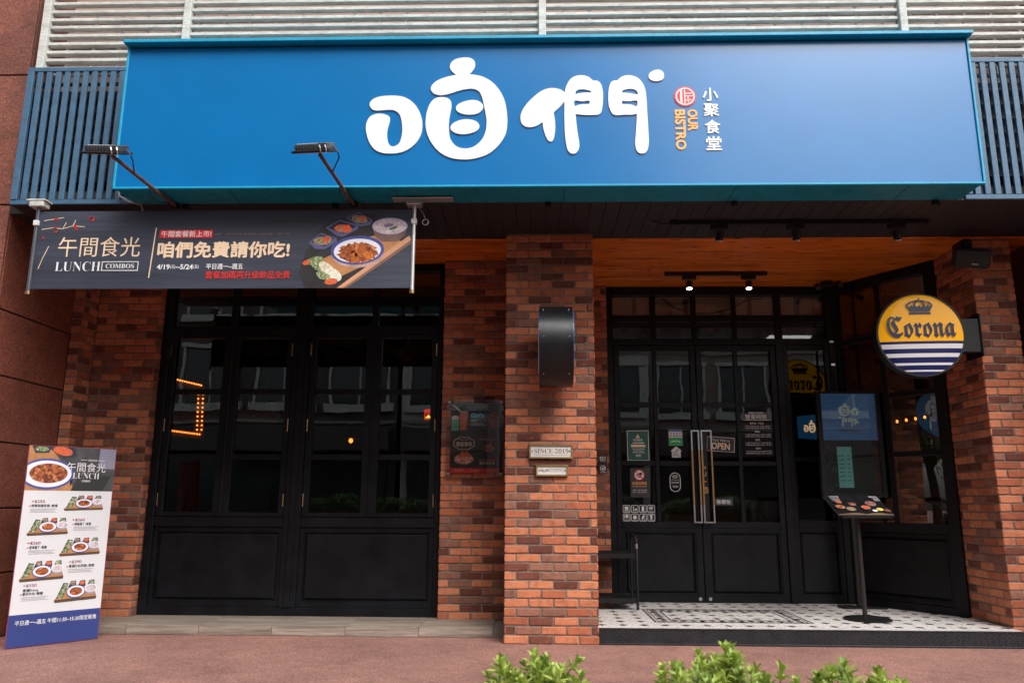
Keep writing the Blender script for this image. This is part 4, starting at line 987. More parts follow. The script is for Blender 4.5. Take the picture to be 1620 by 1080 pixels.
# ------------------------------------------------------------------ standing lunch poster
pa, pb = Vector((-4.085, -.478, 0)), Vector((-3.642, .046, 0)); PU = (pb-pa).normalized(); PW = (pb-pa).length
lean = Vector((-PU.y, PU.x, 0))*.012      # a hair backwards
PS = PL(pa, PU, (lean.x, lean.y, 1))
ps = thing('poster_stand', 'white standing lunch menu poster with navy foot leaning by granite', 'poster stand', tuple((pa+pb)/2))
MB().prism(rect(0, PW, .006, 1.572), PS, -.014, -.002).build('board', M('magenta_edge_board', (.30, .05, .12), .5), ps)
MB().flat(rect(.003, PW-.003, .25, 1.21), PS, -.0012).build('white_field', PAPER, ps)
MB().flat(rect(.003, PW-.003, .008, .2495), PS, -.0012).build('navy_field', NAVY, ps)
ph = MB().flat(rect(.003, PW-.003, 1.2105, 1.570), PS, -.0012).build('photo_field', SLATE, ps)
def pf(name, poly, mat, c, par): return MB().flat(poly, PS, c).build(name, mat, par)
pf('photo_table', [(.003, 1.2105), (.37, 1.2105), (.34, 1.30), (.25, 1.45), (.15, 1.57), (.003, 1.57)], TRAYW, -.0004, ph)
pf('photo_sky_panel', rect(.55, PW-.003, 1.40, 1.569), M('grey_lilac_print', (.22, .22, .30), .5), -.0004, ph)
pf('photo_dish', [(.02, 1.569), (.17, 1.569), (.15, 1.515), (.05, 1.51)], DISHD, .0004, ph); pf('photo_greens', ell(.095, 1.545, .05, .02, 14), F_GRN, .0012, ph)
pf('photo_dish', [(.15, 1.552), (.21, 1.569), (.35, 1.569), (.37, 1.50), (.27, 1.47)], DISHD, .0004, ph); pf('photo_carrot', ell(.255, 1.535, .078, .035, 16, tilt=-.2), F_CAR, .0012, ph)
clipL = lambda poly: halfplane(halfplane(poly, -1, 0, -.004), 0, -1, -1.2115)
pf('photo_bowl_rim', clipL(ell(.155, 1.345, .205, .125, 36)), PLATEB, .0012, ph); pf('photo_bowl', clipL(ell(.155, 1.345, .185, .108, 36)), PLATEW, .002, ph); pf('photo_chicken', clipL(ell(.165, 1.350, .145, .080, 28)), F_RED, .0028, ph)
pf('photo_slate', [(.345, 1.2115), (.60, 1.2115), (.66, 1.34), (.40, 1.34)], M('slate_plate_print', (.018, .018, .02), .5), .0004, ph)
pf('rule', rect(.40, .45, 1.468, 1.471), WHITE, .003, ph); pf('rule', rect(.535, .595, 1.466, 1.469), WHITE, .003, ph)
def pt(body, a0, a1, b0, b1, mat, bold=0, par=ps, c=.0036): return text('poster_lettering', body, PS, a0, a1, b0, b1, mat, par, c, bold=bold)
pt('午間限定套餐', .455, .530, 1.460, 1.476, WHITE); pt('午間食光', .297, .608, 1.370, 1.446, WHITE, -.004); pt('𝐋𝐔𝐍𝐂𝐇', .350, .562, 1.312, 1.362, WHITE, -.015); pt('𝐂𝐎𝐌𝐁𝐎𝐒', .425, .492, 1.285, 1.303, WHITE)
items = [('250', '椒香麻婆豆腐 /套餐', .076, 1.109, .055, .262, (.310, .622, 1.048, 1.180)), ('260', '辣醬雞丁 /套餐', .398, .960, .396, .538, (.055, .362, .852, .998)),
         ('260', '宮保雞丁 /套餐', .080, .781, .078, .215, (.312, .632, .682, .834)), ('290', '蔥爆炒松阪豬 /套餐', .407, .621, .388, .598, (.040, .366, .496, .660)), ('320', '蔥爆Prime\n雪花牛肉 /套餐', .087, .453, .068, .226, (.312, .640, .318, .492))]
for k, (pr, nm, a, b, n0, n1, tr_) in enumerate(items):
    pt('+$'+pr, a-.012, a+.086, b, b+.025, DARKRED, .012, c=.0004)
    two = '\n' in nm
    if two:
        l1, l2 = nm.split('\n'); pt(l1, n0+.01, n0+.12, b-.034, b-.010, INK, .02, c=.0004); pt(l2, n0+.01, n1, b-.062, b-.038, INK, .02, c=.0004); zb = b-.066
    else: pt(nm, n0+.01, n1, b-.031, b-.008, INK, .02, c=.0004); zb = b-.036
    pf('chilli_mark', [(n0-.012, zb+.012), (n0+.003, zb+.008), (n0+.006, zb+.020)], RED, .0004, ps)
    for q in range(3): pf('small_print_line', rect(n0+.005, n0+.20-.02*(q % 2), zb-.012-.012*q, zb-.007-.012*q), M_GREYP if 'M_GREYP' in globals() else globals().setdefault('M_GREYP', M('grey_small_print', (.38, .36, .37), .6)), .0004, ps)
    x0, x1, z0, z1 = tr_; w, h = x1-x0, z1-z0
    T = lambda u, v: (x0+u*w, z0+v*h)
    def tp(name, uv, mat, c, par): return pf(name, [T(*p) for p in uv], mat, c, par)
    def te(name, u, v, ru, rv, mat, c, par): return pf(name, ell(*T(u, v), ru*w, rv*h, 18), mat, c, par)
    t0 = tp('tray_picture', [(0, .10), (.03, .0), (.99, .06), (1, .16), (.90, .62), (.20, .58)], M('tray_dark_print', (.08, .045, .03), .5) if k == 0 else bpy.data.materials['tray_dark_print'], .0004, ps)
    tp('tray_top', [(.01, .13), (.985, .19), (.89, .66), (.20, .62)], TRAYW, .0010, t0)
    tp('greens', [(.05, .20), (.20, .20), (.30, .85), (.18, .88)], DISHD, .0016, t0)
    for j in range(3): te('roll', .14+.045*j, .30+.21*j, .065, .11, F_GRN, .0022, t0)
    for j, fm_ in enumerate((F_MUSH, F_CAR, F_GRN)):
        u = .30+.22*j; tp('small_dish', [(u, .66), (u+.19, .68), (u+.17, .96), (u+.05, .94)], DISHD, .0016, t0); te('small_food', u+.105, .84, .062, .09, fm_, .0022, t0)
    te('plate_rim', .49, .46, .225, .30, PLATEB, .0028, t0); te('plate', .49, .47, .205, .26, PLATEW, .0034, t0); te('main_dish', .49, .47, .15, .185, F_RED, .0040, t0)
    tp('bowl_side', [(.70, .52), (.98, .55), (.92, .30), (.77, .28)], M('bowl_grey_print', (.30, .27, .32), .5) if k == 0 else bpy.data.materials['bowl_grey_print'], .0028, t0); te('bowl_rim', .84, .58, .15, .19, PLATEW, .0034, t0); te('soup', .84, .58, .125, .15, F_SOUP, .0040, t0)
pt('平日週一~週五 午間11:30~15:30限定販售', .050, .655, .168, .205, WHITE, .012, c=.0004)
sb = MB(); o_ = (pa+pb)/2
n3 = PS.n
sb.tube([o_+PU*0-n3*.016+Vector((0, 0, 1.3)), o_-n3*.20+Vector((0, 0, .006))], .008, 7); sb.tube([o_+PU*.15-n3*.016+Vector((0, 0, .006)), o_+PU*.15-n3*.2+Vector((0, 0, .006))], .007, 6); sb.tube([o_-PU*.15-n3*.016+Vector((0, 0, .006)), o_-PU*.15-n3*.2+Vector((0, 0, .006))], .007, 6)
sb.build('rear_strut', BLACKM, ps)
# ------------------------------------------------------------------ plaques and poster on the bricks
PF = FR(-.008)
def plaque(x0, x1, z0, z1, label):
    t = thing('wall_plaque', label, 'plaque', ((x0+x1)/2, -.01, z0)); 
    fr_ = holed('frame', [rect(x0, x1, z0, z1), rect(x0+.013, x1-.013, z0+.013, z1-.013)], PF, 0, .024, BRASSP, t)
    MB().prism(rect(x0+.012, x1-.012, z0+.012, z1-.012), PF, .001, .012).build('plate', PLAQUEW, t)
    for x in (x0+.026, x1-.026): MB().prism(ell(x, (z0+z1)/2, .006, .006, 10), PF, .012, .015).build('screw', BLACKM, t)
    return t
BRASSP = M('aged_gold_frame', (.26, .17, .07), .5, .5, var=.25, scale=20); PLAQUEW = M('off_white_plate', (.66, .63, .60), .5, var=.06)
t1 = plaque(-.038, .334, 1.501, 1.623, 'larger gold-framed plaque reading SINCE-2019')
text('plaque_lettering', '𝐒𝐈𝐍𝐂𝐄-𝟐𝟎𝟏𝟗', PF, .006, .297, 1.545, 1.584, M('brown_lettering', (.10, .05, .04), .5), t1, .0125, bold=-.006)
for z in (1.530, 1.596): MB().flat(rect(.0, .30, z, z+.0025), PF, .0126).build('rule', INK, t1)
t2 = plaque(.020, .294, 1.353, 1.450, 'smaller gold-framed number plaque under the larger one')
text('plaque_lettering', 'No.94', PF, .060, .128, 1.388, 1.414, INK, t2, .0125, bold=.02); text('plaque_lettering', '臺北市民生東路三段', PF, .135, .262, 1.403, 1.416, INK, t2, .0125); text('plaque_lettering', 'Minsheng E. Road', PF, .135, .262, 1.386, 1.398, INK, t2, .0125)
AF = FR(.772)
ap = thing('acrylic_poster', 'dark food poster behind clear acrylic screwed to the bricks', 'poster', (-.56, .77, 1.376))
MB().prism(rect(-.796, -.306, 1.406, 2.070), AF, -.004, -.002).build('print', INK, ap)
MB().prism(rect(-.836, -.290, 1.376, 2.107), AF, .012, .017).build('acrylic_sheet', ACRYL, ap)
for x in (-.812, -.314):
    for z in (1.400, 2.083): MB().prism(ell(x, z, .013, .013, 14), AF, -.008, .024).build('standoff_screw', STEEL, ap, smooth=True)
def af(name, poly, mat, c=-.0012): return MB().flat(poly, AF, c).build(name, mat, ap)
af('red_band', rect(-.795, -.335, 1.407, 1.454), M('poster_red_band', (.80, .03, .04), .45))
for k, (x, s) in enumerate(((-.755, '本店招牌'), (-.605, '每日新鮮現做'), (-.455, '歡迎洽詢'))): text('poster_lettering', s, AF, x, x+.085, 1.424, 1.438, CREAM, ap, -.0002)
af('green_drink', [(-.79, 1.81), (-.722, 1.81), (-.72, 1.925), (-.79, 1.925)], M('green_drink_print', (.12, .42, .26), .5, var=.5, scale=9)); af('drink_foam', ell(-.757, 1.935, .036, .02, 12), M('pinkish_foam_print', (.8, .55, .45), .5), -.0002)
af('red_drink', [(-.708, 1.815), (-.648, 1.815), (-.633, 1.985), (-.71, 1.985)], F_CAR); af('drink_straw', [(-.79, 2.06), (-.775, 2.064), (-.71, 2.01), (-.69, 1.98), (-.705, 1.98), (-.73, 2.005)], CLOUDY, -.0002); af('drink_top', ell(-.668, 1.985, .036, .018, 12), M('cream_pink_print', (.45, .22, .18), .5), -.0002)
text('poster_lettering', 'Girl’s', AF, -.606, -.476, 1.932, 1.976, M('sky_blue_lettering', (.16, .62, .85), .5), ap, -.0002, bold=.05); text('poster_lettering', 'NIGHT', AF, -.606, -.534, 1.896, 1.920, CLOUDY, ap, -.0002, bold=.03)
for k in range(3): af('small_print_line', rect(-.606, -.50+.02*k, 1.882-.012*k, 1.887-.012*k), M_GREYP)
af('flower_print', ell(-.384, 1.91, .055, .085, 16), mat_food('dark_flower_print', [(.3, (.03, .012, .014)), (.5, (.24, .08, .07)), (.7, (.55, .24, .18))], 30))
fr2 = []
for i in range(48):
    a = 2*math.pi*i/48; r = 1+.10*abs(math.sin(4*a)); fr2.append((-.667+.098*r*math.cos(a), 1.688+.060*r*math.sin(a)))
holed('ornate_frame', [fr2, [(-.667+(x+.667)*.93, 1.688+(z-1.688)*.91) for x, z in fr2]], AF, -.002, -.0008, M('gold_print', (.75, .52, .28), .5), ap)
text('poster_lettering', '壽星獨享', AF, -.742, -.590, 1.660, 1.702, CREAM, ap, -.0006, bold=.01); text('poster_lettering', 'Happy Birthday', AF, -.715, -.620, 1.716, 1.730, CREAM, ap, -.0006)
af('prawn_plate', ell(-.666, 1.535, .102, .055, 24), M('plate_shadow_print', (.06, .05, .05), .4)); af('prawns', ell(-.666, 1.540, .092, .048, 22), mat_food('prawn_print', [(.3, (.30, .05, .03)), (.48, (.75, .24, .15)), (.65, (.9, .62, .55))], 40), -.0004); af('prawn_heads', [(-.715, 1.56), (-.69, 1.615), (-.66, 1.60), (-.63, 1.62), (-.61, 1.56)], F_CAR, -.0001)
af('dish_print', ell(-.430, 1.640, .055, .035, 16), F_RED); af('dish_flame', [(-.45, 1.65), (-.405, 1.71), (-.40, 1.65)], F_CAR, -.0004)
text('poster_lettering', '每週四晚 女士之夜', AF, -.520, -.370, 1.742, 1.757, RED, ap, -.0002); af('small_print_line', rect(-.520, -.370, 1.722, 1.728), M_GREYP)
text('poster_lettering', '當月壽星', AF, -.518, -.455, 1.524, 1.537, CLOUDY, ap, -.0002); af('red_tag', rect(-.45, -.368, 1.523, 1.539), RED); text('poster_lettering', '壽星獨享禮', AF, -.518, -.372, 1.488, 1.515, CREAM, ap, -.0002, bold=.01)
JF = FR(1.735)
for k, (z0, z1, s) in enumerate(((1.561, 1.640, 'upper small black parking notice on the brick jamb'), (1.442, 1.541, 'lower small black no-scooter notice on the brick jamb'))):
    t = thing('wall_notice', s, 'notice', (.74, 1.735, z0)); MB().prism(rect(.695, .785, z0, z1), JF, 0, .006).build('plate', INK, t)
    if k: 
        holed('ring', [ell(.740, 1.500, .030, .030, 20), ell(.740, 1.500, .024, .024, 20)], JF, .006, .0066, WHITE, t); MB().flat(ell(.734, 1.494, .008, .008, 8), JF, .0064).flat(ell(.748, 1.494, .008, .008, 8), JF, .0064).flat([(.725, 1.497), (.752, 1.497), (.758, 1.512), (.735, 1.506)], JF, .0064).build('scooter_mark', WHITE, t)
        text('notice_text', '禁停機車', JF, .706, .774, 1.450, 1.463, WHITE, t, .0064)
    else:
        holed('card_mark', [rrect(.710, .770, 1.588, 1.622, .008), rrect(.716, .764, 1.594, 1.616, .004)], JF, .006, .0066, WHITE, t); text('notice_text', 'PAY', JF, .724, .756, 1.597, 1.612, WHITE, t, .0064); text('notice_text', '不收現金', JF, .712, .768, 1.569, 1.580, WHITE, t, .0064)
cd = thing('steel_rod', 'thin grey rod standing against the right edge of the pier', 'rod', (.56, .9, 1.55))
MB().tube([(.565, .95, 1.75), (.565, .95, 2.38)], .010, 8).tube([(.545, .95, 2.38), (.60, .95, 2.38)], .008, 7).tube([(.545, .95, 1.75), (.60, .95, 1.75)], .008, 7).build('rod', STEEL, cd)
MB().box(.550, .60, .93, .97, 1.50, 1.70, b=.008).build('handle_cover', CLOUDY, cd)
# ------------------------------------------------------------------ black drum sign on the pier
dk = thing('drum_sign', 'black drum-shaped projecting light box on the middle pier', 'sign', (.183, -.4, 2.06))
DX0, DX1, DCY, DCZ, DR = .048, .318, -.375, 2.398, .338
def disc_x(x0, x1, r, n=56, cy=DCY, cz=DCZ):
    vs = [(x0, cy+r*math.cos(2*math.pi*i/n), cz+r*math.sin(2*math.pi*i/n)) for i in range(n)]+[(x1, cy+r*math.cos(2*math.pi*i/n), cz+r*math.sin(2*math.pi*i/n)) for i in range(n)]
    return vs, [tuple(range(n)), tuple(range(n, 2*n))]+[(i, (i+1) % n, n+(i+1) % n, n+i) for i in range(n)]
GLOSSB = M('semi_gloss_black_metal', (.010, .0105, .013), .30, .35, var=.3, scale=5, grime=.25)
MB().add(*disc_x(DX0+.012, DX1-.012, DR-.004)).build('drum', GLOSSB, dk, smooth=True)
for a, b in ((DX0, DX0+.014), (DX1-.014, DX1)): MB().add(*disc_x(a, b, DR)).build('rim', GLOSSB, dk, smooth=True)
for a in (DX0+.030, DX1-.034): MB().add(*disc_x(a, a+.004, DR-.001)).build('seam', GLOSSB, dk, smooth=True)
for z in (DCZ+.27, DCZ+.02, DCZ-.26):
    for x in (DX0+.032, DX1-.032):
        yy = DCY-math.sqrt(max(0, DR**2-(z-DCZ)**2)); MB().box(x-.004, x+.004, yy-.003, yy+.004, z-.004, z+.004).build('rivet', STEEL, dk)
MB().box(.10, .26, -.06, .01, 2.22, 2.58, b=.005).build('wall_mount', BLACKM, dk)
LFX = DX1+.001
fp = MB().add(*disc_x(LFX-.001, LFX+.004, DR-.02)).build('blue_face', SIGNBLUE, dk)
LFP = PL((LFX+.004, DCY, DCZ), (0, 1, 0), (0, 0, 1))
fq = MB().add(*disc_x(DX0-.005, DX0, DR-.02)).build('blue_face', SIGNBLUE, dk); RFP = PL((DX0-.005, DCY, DCZ), (0, -1, 0), (0, 0, 1))
f1 = lambda p: ((p[0]+.76)*.34, (p[1]-4.16)*.34+.09)
for kk in ('mouth_stroke', 'body', 'head', 'e1', 'e2'):
    for P_, o_2 in ((LFP, fp), (RFP, fq)): holed('face_character', [[f1(p) for p in LET[kk]]], P_, .0005, .003, WHITE, o_2)
f2 = lambda p: ((p[0]-.42)*.32, (p[1]-4.12)*.34-.10)
for kk in (('gate1', 'gate1h', 'gate1k'), ('gate2', 'gate2h', 'gate2k'), ('person',), ('dot',)):
    for P_, o_2 in ((LFP, fp), (RFP, fq)): holed('face_character', [[f2(p) for p in LET[q]] for q in kk], P_, .0005, .003, WHITE, o_2)
for P_, o_2 in ((LFP, fp), (RFP, fq)): text('face_lettering', 'OUR BISTRO', P_, -.13, .13, -.245, -.215, ORANGE_T, o_2, .001)
# ------------------------------------------------------------------ round beer sign on the right pier
ca, cb_ = math.cos(R(-5)), math.sin(R(-5))
CS = PL((3.452, .20, 2.612), (ca, cb_, 0)); CR = .372
cs = thing('round_sign', 'round yellow and blue lit beer sign with a crown on right pier', 'sign', (3.6, .25, 2.24))
def lens(side):
    mb = MB(); n = 48; rings = 8
    nm_ = 'front_face' if side > 0 else 'rear_face'
    P0 = .05*side; 
    bands = [(-9, 0), (-.062, 1), (-.092, 2), (-.142, 1), (-.178, 2), (-.224, 1), (-.263, 2), (-.299, 1), (-.320, 2), (-.353, 1)]
    # dome built as thin horizontal strips so that each colour band has its own clean edge
    zs = sorted(set([CR*math.cos(math.pi*i/26) for i in range(27)]+[-.062, -.087, -.129, -.171, -.206, -.256, -.277, -.319, -.333]))
    def col(z):
        if z > -.062: return 0
        for hi, lo in ((-.087, -.129), (-.171, -.206), (-.256, -.277), (-.319, -.333)):
            if lo < z < hi: return 2
        return 1
    for z0, z1 in zip(zs[:-1], zs[1:]):
        mi = col((z0+z1)/2); w0 = math.sqrt(max(0, CR*CR-z0*z0)); w1 = math.sqrt(max(0, CR*CR-z1*z1)); m = 14
        def h(x, z): r2 = min(1, (x*x+z*z)/(CR*CR)); return side*(.050+.030*math.sqrt(max(0, 1-r2)))
        v0 = [CS.w(w0*(2*i/m-1), z0, h(w0*(2*i/m-1), z0)) for i in range(m+1)]; v1 = [CS.w(w1*(2*i/m-1), z1, h(w1*(2*i/m-1), z1)) for i in range(m+1)]
        mb.add(v0+v1, [(i, i+1, m+2+i, m+1+i) if side > 0 else (i, m+1+i, m+2+i, i+1) for i in range(m)], mi)
    me_o = mb.build(nm_, [YELLOW, BEERBLUE, BEERWHITE], cs, recalc=False)
    bm = bmesh.new(); bm.from_mesh(me_o.data); bmesh.ops.remove_doubles(bm, verts=bm.verts, dist=.0004); bm.to_mesh(me_o.data); bm.free()
    me_o.data.polygons.foreach_set('use_smooth', [True]*len(me_o.data.polygons))
    return me_o
ff = lens(1); rf = lens(-1)
n = 56
rim = MB(); vs = []
for c in (-.056, .056):
    for r in (CR+.006, CR-.012): vs += [CS.w(r*math.cos(2*math.pi*i/n), r*math.sin(2*math.pi*i/n), c) for i in range(n)]
fs = []
for i in range(n):
    j = (i+1) % n; fs += [(i, j, 2*n+j, 2*n+i), (i, j, n+j, n+i), (2*n+i, 2*n+j, 3*n+j, 3*n+i), (n+i, n+j, 3*n+j, 3*n+i)]
rim.add(vs, fs).build('rim', BLACKM, cs, smooth=True)
def dome_text(par, pl, sgn, m):
    for body, a0, a1, b0, b1, bold in (('𝕮𝖔𝖗𝖔𝖓𝖆', -.292, .290, -.035, .165, .012),):
        o = text('beer_lettering', body, pl, a0, a1, b0, b1, m, par, .0832, bold=bold)
    cr = MB()
    cr.flat([(-.092, .180), (.092, .180), (.092, .200), (-.092, .200)], pl, .0832)
    base = [(-.085, .205), (.085, .205), (.118, .262), (.098, .262), (.085, .245), (-.085, .245), (-.098, .262), (-.118, .262)]
    cr.flat(base, pl, .0832)
    for i in range(5): 
        x = -.07+.035*i; cr.flat([(x-.016, .244), (x+.016, .244), (x+.010, .256), (x, .270), (x-.010, .256)], pl, .0834)
    for s in (-1, 1):
        for k_, (xa, za, xb, zb) in enumerate(((.108, .264, .075, .292), (.075, .292, .012, .306), (.050, .246, .035, .285), (.035, .285, .010, .305))):
            w = .007; cr.flat([(s*(xa-w), za-w*.6), (s*(xa+w), za+w*.6), (s*(xb+w), zb+w), (s*(xb-w), zb-w)][::s], pl, .0836)
    cr.flat(ell(0, .306, .012, .012, 10), pl, .0838); cr.flat(rect(-.003, .003, .312, .332), pl, .0838); cr.flat(rect(-.009, .009, .320, .326), pl, .0840)
    cr.build('crown_print', m, par)
BEERINK = M('navy_beer_lettering', (.008, .012, .07), .25)
dome_text(ff, CS, 1, BEERINK)
CB = PL((3.452, .20, 2.612), (-ca, -cb_, 0)); dome_text(rf, CB, 1, BEERINK)
text('registered_mark', '®', CS, .268, .284, -.022, -.006, BEERINK, ff, .0815)
MB().box(3.80, 3.985, .155, .245, 2.455, 2.765, b=.006).build('bracket', BLACKM, cs)
bp_ = MB().box(3.972, 3.986, .14, .42, 2.42, 2.81, b=.004).build('wall_plate', BLACKM, cs)
for y in (.165, .395):
    for z in (2.45, 2.78): MB().tube([(3.968, y, z), (3.974, y, z)], .010, 6).build('bolt', BLACKM, bp_)
# ------------------------------------------------------------------ speaker
sp = thing('speaker', 'black outdoor loudspeaker on a ball mount at the right pier', 'speaker', (3.87, .05, 3.2))
Mx = Matrix.Translation((3.885, .0, 3.275)) @ Matrix.Rotation(R(-18), 4, 'Z') @ Matrix.Rotation(R(9), 4, 'Y') @ Matrix.Rotation(R(20), 4, 'X')
MB().box(-.145, .145, -.06, .09, -.085, .085, b=.022, M=Mx).build('cabinet', M('speaker_plastic', (.012, .012, .013), .55, bmp=.3, bscale=400), sp)
MB().box(-.128, .128, -.068, -.058, -.068, .068, b=.006, M=Mx).build('grille', M('speaker_grille', (.008, .008, .009), .7, bmp=.6, bscale=700), sp)
MB().box(.0, .05, -.070, -.066, -.052, -.046, M=Mx).build('badge', STEEL, sp)
MB().tube([(3.88, .06, 3.34), (3.87, .12, 3.40), (3.87, .19, 3.42)], .022, 8).box(3.82, 3.92, .0, .19, 3.37, 3.46, b=.02).build('mount', BLACKM, sp)
# ------------------------------------------------------------------ track lights
def track(x0, x1, y, heads, label, lit):
    t = thing('track_light', label, 'track light', ((x0+x1)/2, y, SOF-.04)); zt = SOF-.012
    MB().box(x0, x1, y-.018, y+.018, zt-.032, zt+.006, b=.003).build('rail', BLACKM, t)
    for k, x in enumerate(heads):
        h = MB().box(x-.075, x+.075, y-.022, y+.022, zt-.075, zt-.033, b=.005).build('spot_head', BLACKM, t)
        yy = y-.03; ang = Vector((.08*(k-1), .28, -1)).normalized() if not lit else Vector((-.05, -.25, -1)).normalized()
        p0 = Vector((x, y, zt-.135))
        MB().tube([(x-.034, y, zt-.07), (x-.034, y, zt-.13)], .004, 5).tube([(x+.034, y, zt-.07), (x+.034, y, zt-.13)], .004, 5).build('yoke', BLACKM, h)
        MB().tube([p0-ang*.045, p0+ang*.04], .024, 14, r2=.034).build('lamp_can', BLACKM, h, smooth=True)
        MB().tube([p0+ang*.0405, p0+ang*.043], .029, 14).build('lens', SPOTLIT if lit else M_UNLIT, h)
        MB().tube([p0+ang*.034, p0+ang*.041], .0355, 14).build('trim_ring', STEEL, h, smooth=True)
    return t
M_UNLIT = M('unlit_lens', (.5, .47, .44), .15)
tt = track(1.18, 3.38, -.31, (1.60, 2.255, 3.11), 'long black track light with three unlit spots under the soffit', False)
MB().tube([(1.18, -.31, 3.50), (1.12, -.315, 3.495), (1.06, -.33, 3.50), (1.02, -.33, 3.515)], .007, 6).build('feed_cable', BLACKM, tt)
track(1.38, 2.45, 1.22, (1.635, 2.255), 'short black track light with two lit spots above the doors', True)
cn = thing('corner_conduit', 'black twin-spot ceiling fitting with conduit in the glazed corner', 'conduit', (3.20, 1.5, 2.0))
MB().tube([(3.21, 1.62, 3.47), (3.21, 1.62, 1.9)], .013, 8).build('pipe', BLACKM, cn)
MB().box(3.15, 3.27, 1.56, 1.68, 3.46, 3.515, b=.006).tube([(3.10, 1.6, 3.48), (3.32, 1.6, 3.50)], .010, 7).build('ceiling_plate', BLACKM, cn)
for x, z in ((3.09, 3.47), (3.33, 3.50)): MB().tube([(x, 1.58, z), (x-.01, 1.50, z-.05)], .026, 12).build('spot_can', BLACKM, cn, smooth=True)
for z in (2.85, 2.6): MB().box(3.19, 3.23, 1.595, 1.612, z-.01, z+.01).build('clip', STEEL, cn)
# ------------------------------------------------------------------ menu stand with the open menu
ms = thing('menu_stand', 'black menu stand with round foot on the patterned tiles', 'stand', (2.975, .64, FZ))
def lathe(cx, cy, prof, n=32):
    vs = []; fs = []
    for r, z in prof: vs += [(cx+r*math.cos(2*math.pi*i/n), cy+r*math.sin(2*math.pi*i/n), z) for i in range(n)]
    for k in range(len(prof)-1):
        for i in range(n): j = (i+1) % n; fs.append((k*n+i, k*n+j, (k+1)*n+j, (k+1)*n+i))
    fs.append(tuple(range(n))); fs.append(tuple(range((len(prof)-1)*n, len(prof)*n)))
    return vs, fs
MB().add(*lathe(2.975, .655, [(.205, FZ+.001), (.205, FZ+.012), (.19, FZ+.020), (.05, FZ+.032), (.03, FZ+.045)])).build('foot', BLACKM, ms, smooth=True)
MB().add(*lathe(2.955, .650, [(.021, FZ+.03), (.021, 1.05)], 16)).build('pole', M('dark_pole', (.035, .03, .03), .4, .5), ms, smooth=True)
BU = Vector((1, .02, 0)).normalized(); BV = Vector((-.06, .88, .48)).normalized()
BK = PL((2.970, .48, 1.045), BU, BV)
MB().prism(rect(-.22, .22, -.01, .32), BK, -.026, -.014).build('rest_plate', BLACKM, ms)
MB().prism(rect(-.22, .22, -.022, -.010), BK, -.026, -.004).build('lip', BLACKM, ms)
DIMPLATE = M('dim_plate_print', (.22, .20, .19), .5)
mn = thing('menu_book', 'open illustrated menu book lying on the black stand', 'menu', (2.97, .5, 1.05))
MB().prism(rect(-.250, .250, -.008, .335), BK, -.012, -.002).build('cover', INK, mn)
for s in (-1, 1):
    pg = MB(); m = 8; vs = []
    for i in range(m+1):
        u = i/m; a = s*.243*u; c = .004+.016*math.sin(math.pi*min(1, u*1.1))*(1-u*.5)
        vs += [BK.w(a, -.003, c), BK.w(a, .330, c)]
    pg.add(vs, [(2*i, 2*i+1, 2*i+3, 2*i+2) for i in range(m)])
    for i in range(m):
        a, b2_ = 2*i, 2*i+2; k = len(pg.v); pa_ = BK.w(s*.243*i/m, -.003, -.002); pb2 = BK.w(s*.243*(i+1)/m, -.003, -.002)
        pg.v += [tuple(pa_), tuple(pb2), vs[a] if False else tuple(pg.v[a]), tuple(pg.v[b2_])]; pg.f.append((k, k+1, k+3, k+2)); pg.m.append(1)
    p = pg.build('page_spread', [M('dark_menu_page', (.012, .012, .014), .3, spec=.6), M('page_edges', (.45, .34, .20), .7)], mn)
    for (a, b, r, mt) in (((-.19, .10, .052, F_RED), (-.11, .06, .05, F_MUSH), (-.17, .19, .035, F_CAR), (-.06, .15, .04, F_RED)) if s < 0 else ((.035, .09, .05, F_CAR), (.11, .16, .06, mat_food('pink_meat_print', [(.3, (.20, .06, .05)), (.6, (.40, .18, .15))], 30)), (.145, .055, .04, M('egg_print', (.75, .55, .08), .5)), (.09, .03, .03, PLATEW), (.205, .035, .032, F_RED))):
        r *= .82; pl_f = MB().flat(ell(a, b, r, r*.9, 18), BK, .0215).build('food_picture', DIMPLATE, p); MB().flat(ell(a, b, r*.86, r*.77, 16), BK, .0225).build('food_detail', mt, pl_f)
    text('menu_lettering', '特色料理' if s < 0 else 'DRINKS', BK, (-.215 if s < 0 else .15), (-.13 if s < 0 else .225), .275, .30, WHITE, p, .0215, bold=.01)
    for k in range(5): MB().flat(rect(-.215+.02*(k % 2) if s < 0 else .17, -.14 if s < 0 else .225, .26-.012*k, .264-.012*k), BK, .0215).build('menu_line', CLOUDY, p)
# ------------------------------------------------------------------ framed display in the glazed corner
SD = FR(1.44)
ds = thing('display_board', 'framed glossy menu display board in the corner beside the doors', 'display', (3.26, 1.46, FZ))
holed('frame', [rect(2.942, 3.590, 1.205, 2.285), rect(2.985, 3.547, 1.245, 2.262)], SD, -.05, .02, BLACKM, ds)
MB().prism(rect(2.984, 3.548, 1.244, 2.263), SD, -.05, -.006).build('back_panel', INK, ds)
sb_ = MB().flat(rect(2.986, 3.546, 1.782, 2.261), SD, -.004).build('blue_sheet', SCREENBLUE, ds)
g1 = lambda p: (3.272-(p[0]+.76)*.184, (p[1]-4.18)*.150+2.097); g2 = lambda p: (3.270-(p[0]-.46)*.175, (p[1]-4.135)*.140+1.972)
PALE = M('pale_sheet_glow_print', (.62, .66, .62), .5, emit=(.6, .7, .65), es=.06)  # mirrored logo print given its own glow to read brighter
for kk in (('mouth_stroke',), ('body',), ('head',), ('e1',), ('e2',)): holed('sheet_character', [[g1(p) for p in LET[q]] for q in kk], SD, -.0038, -.003, PALE, sb_)
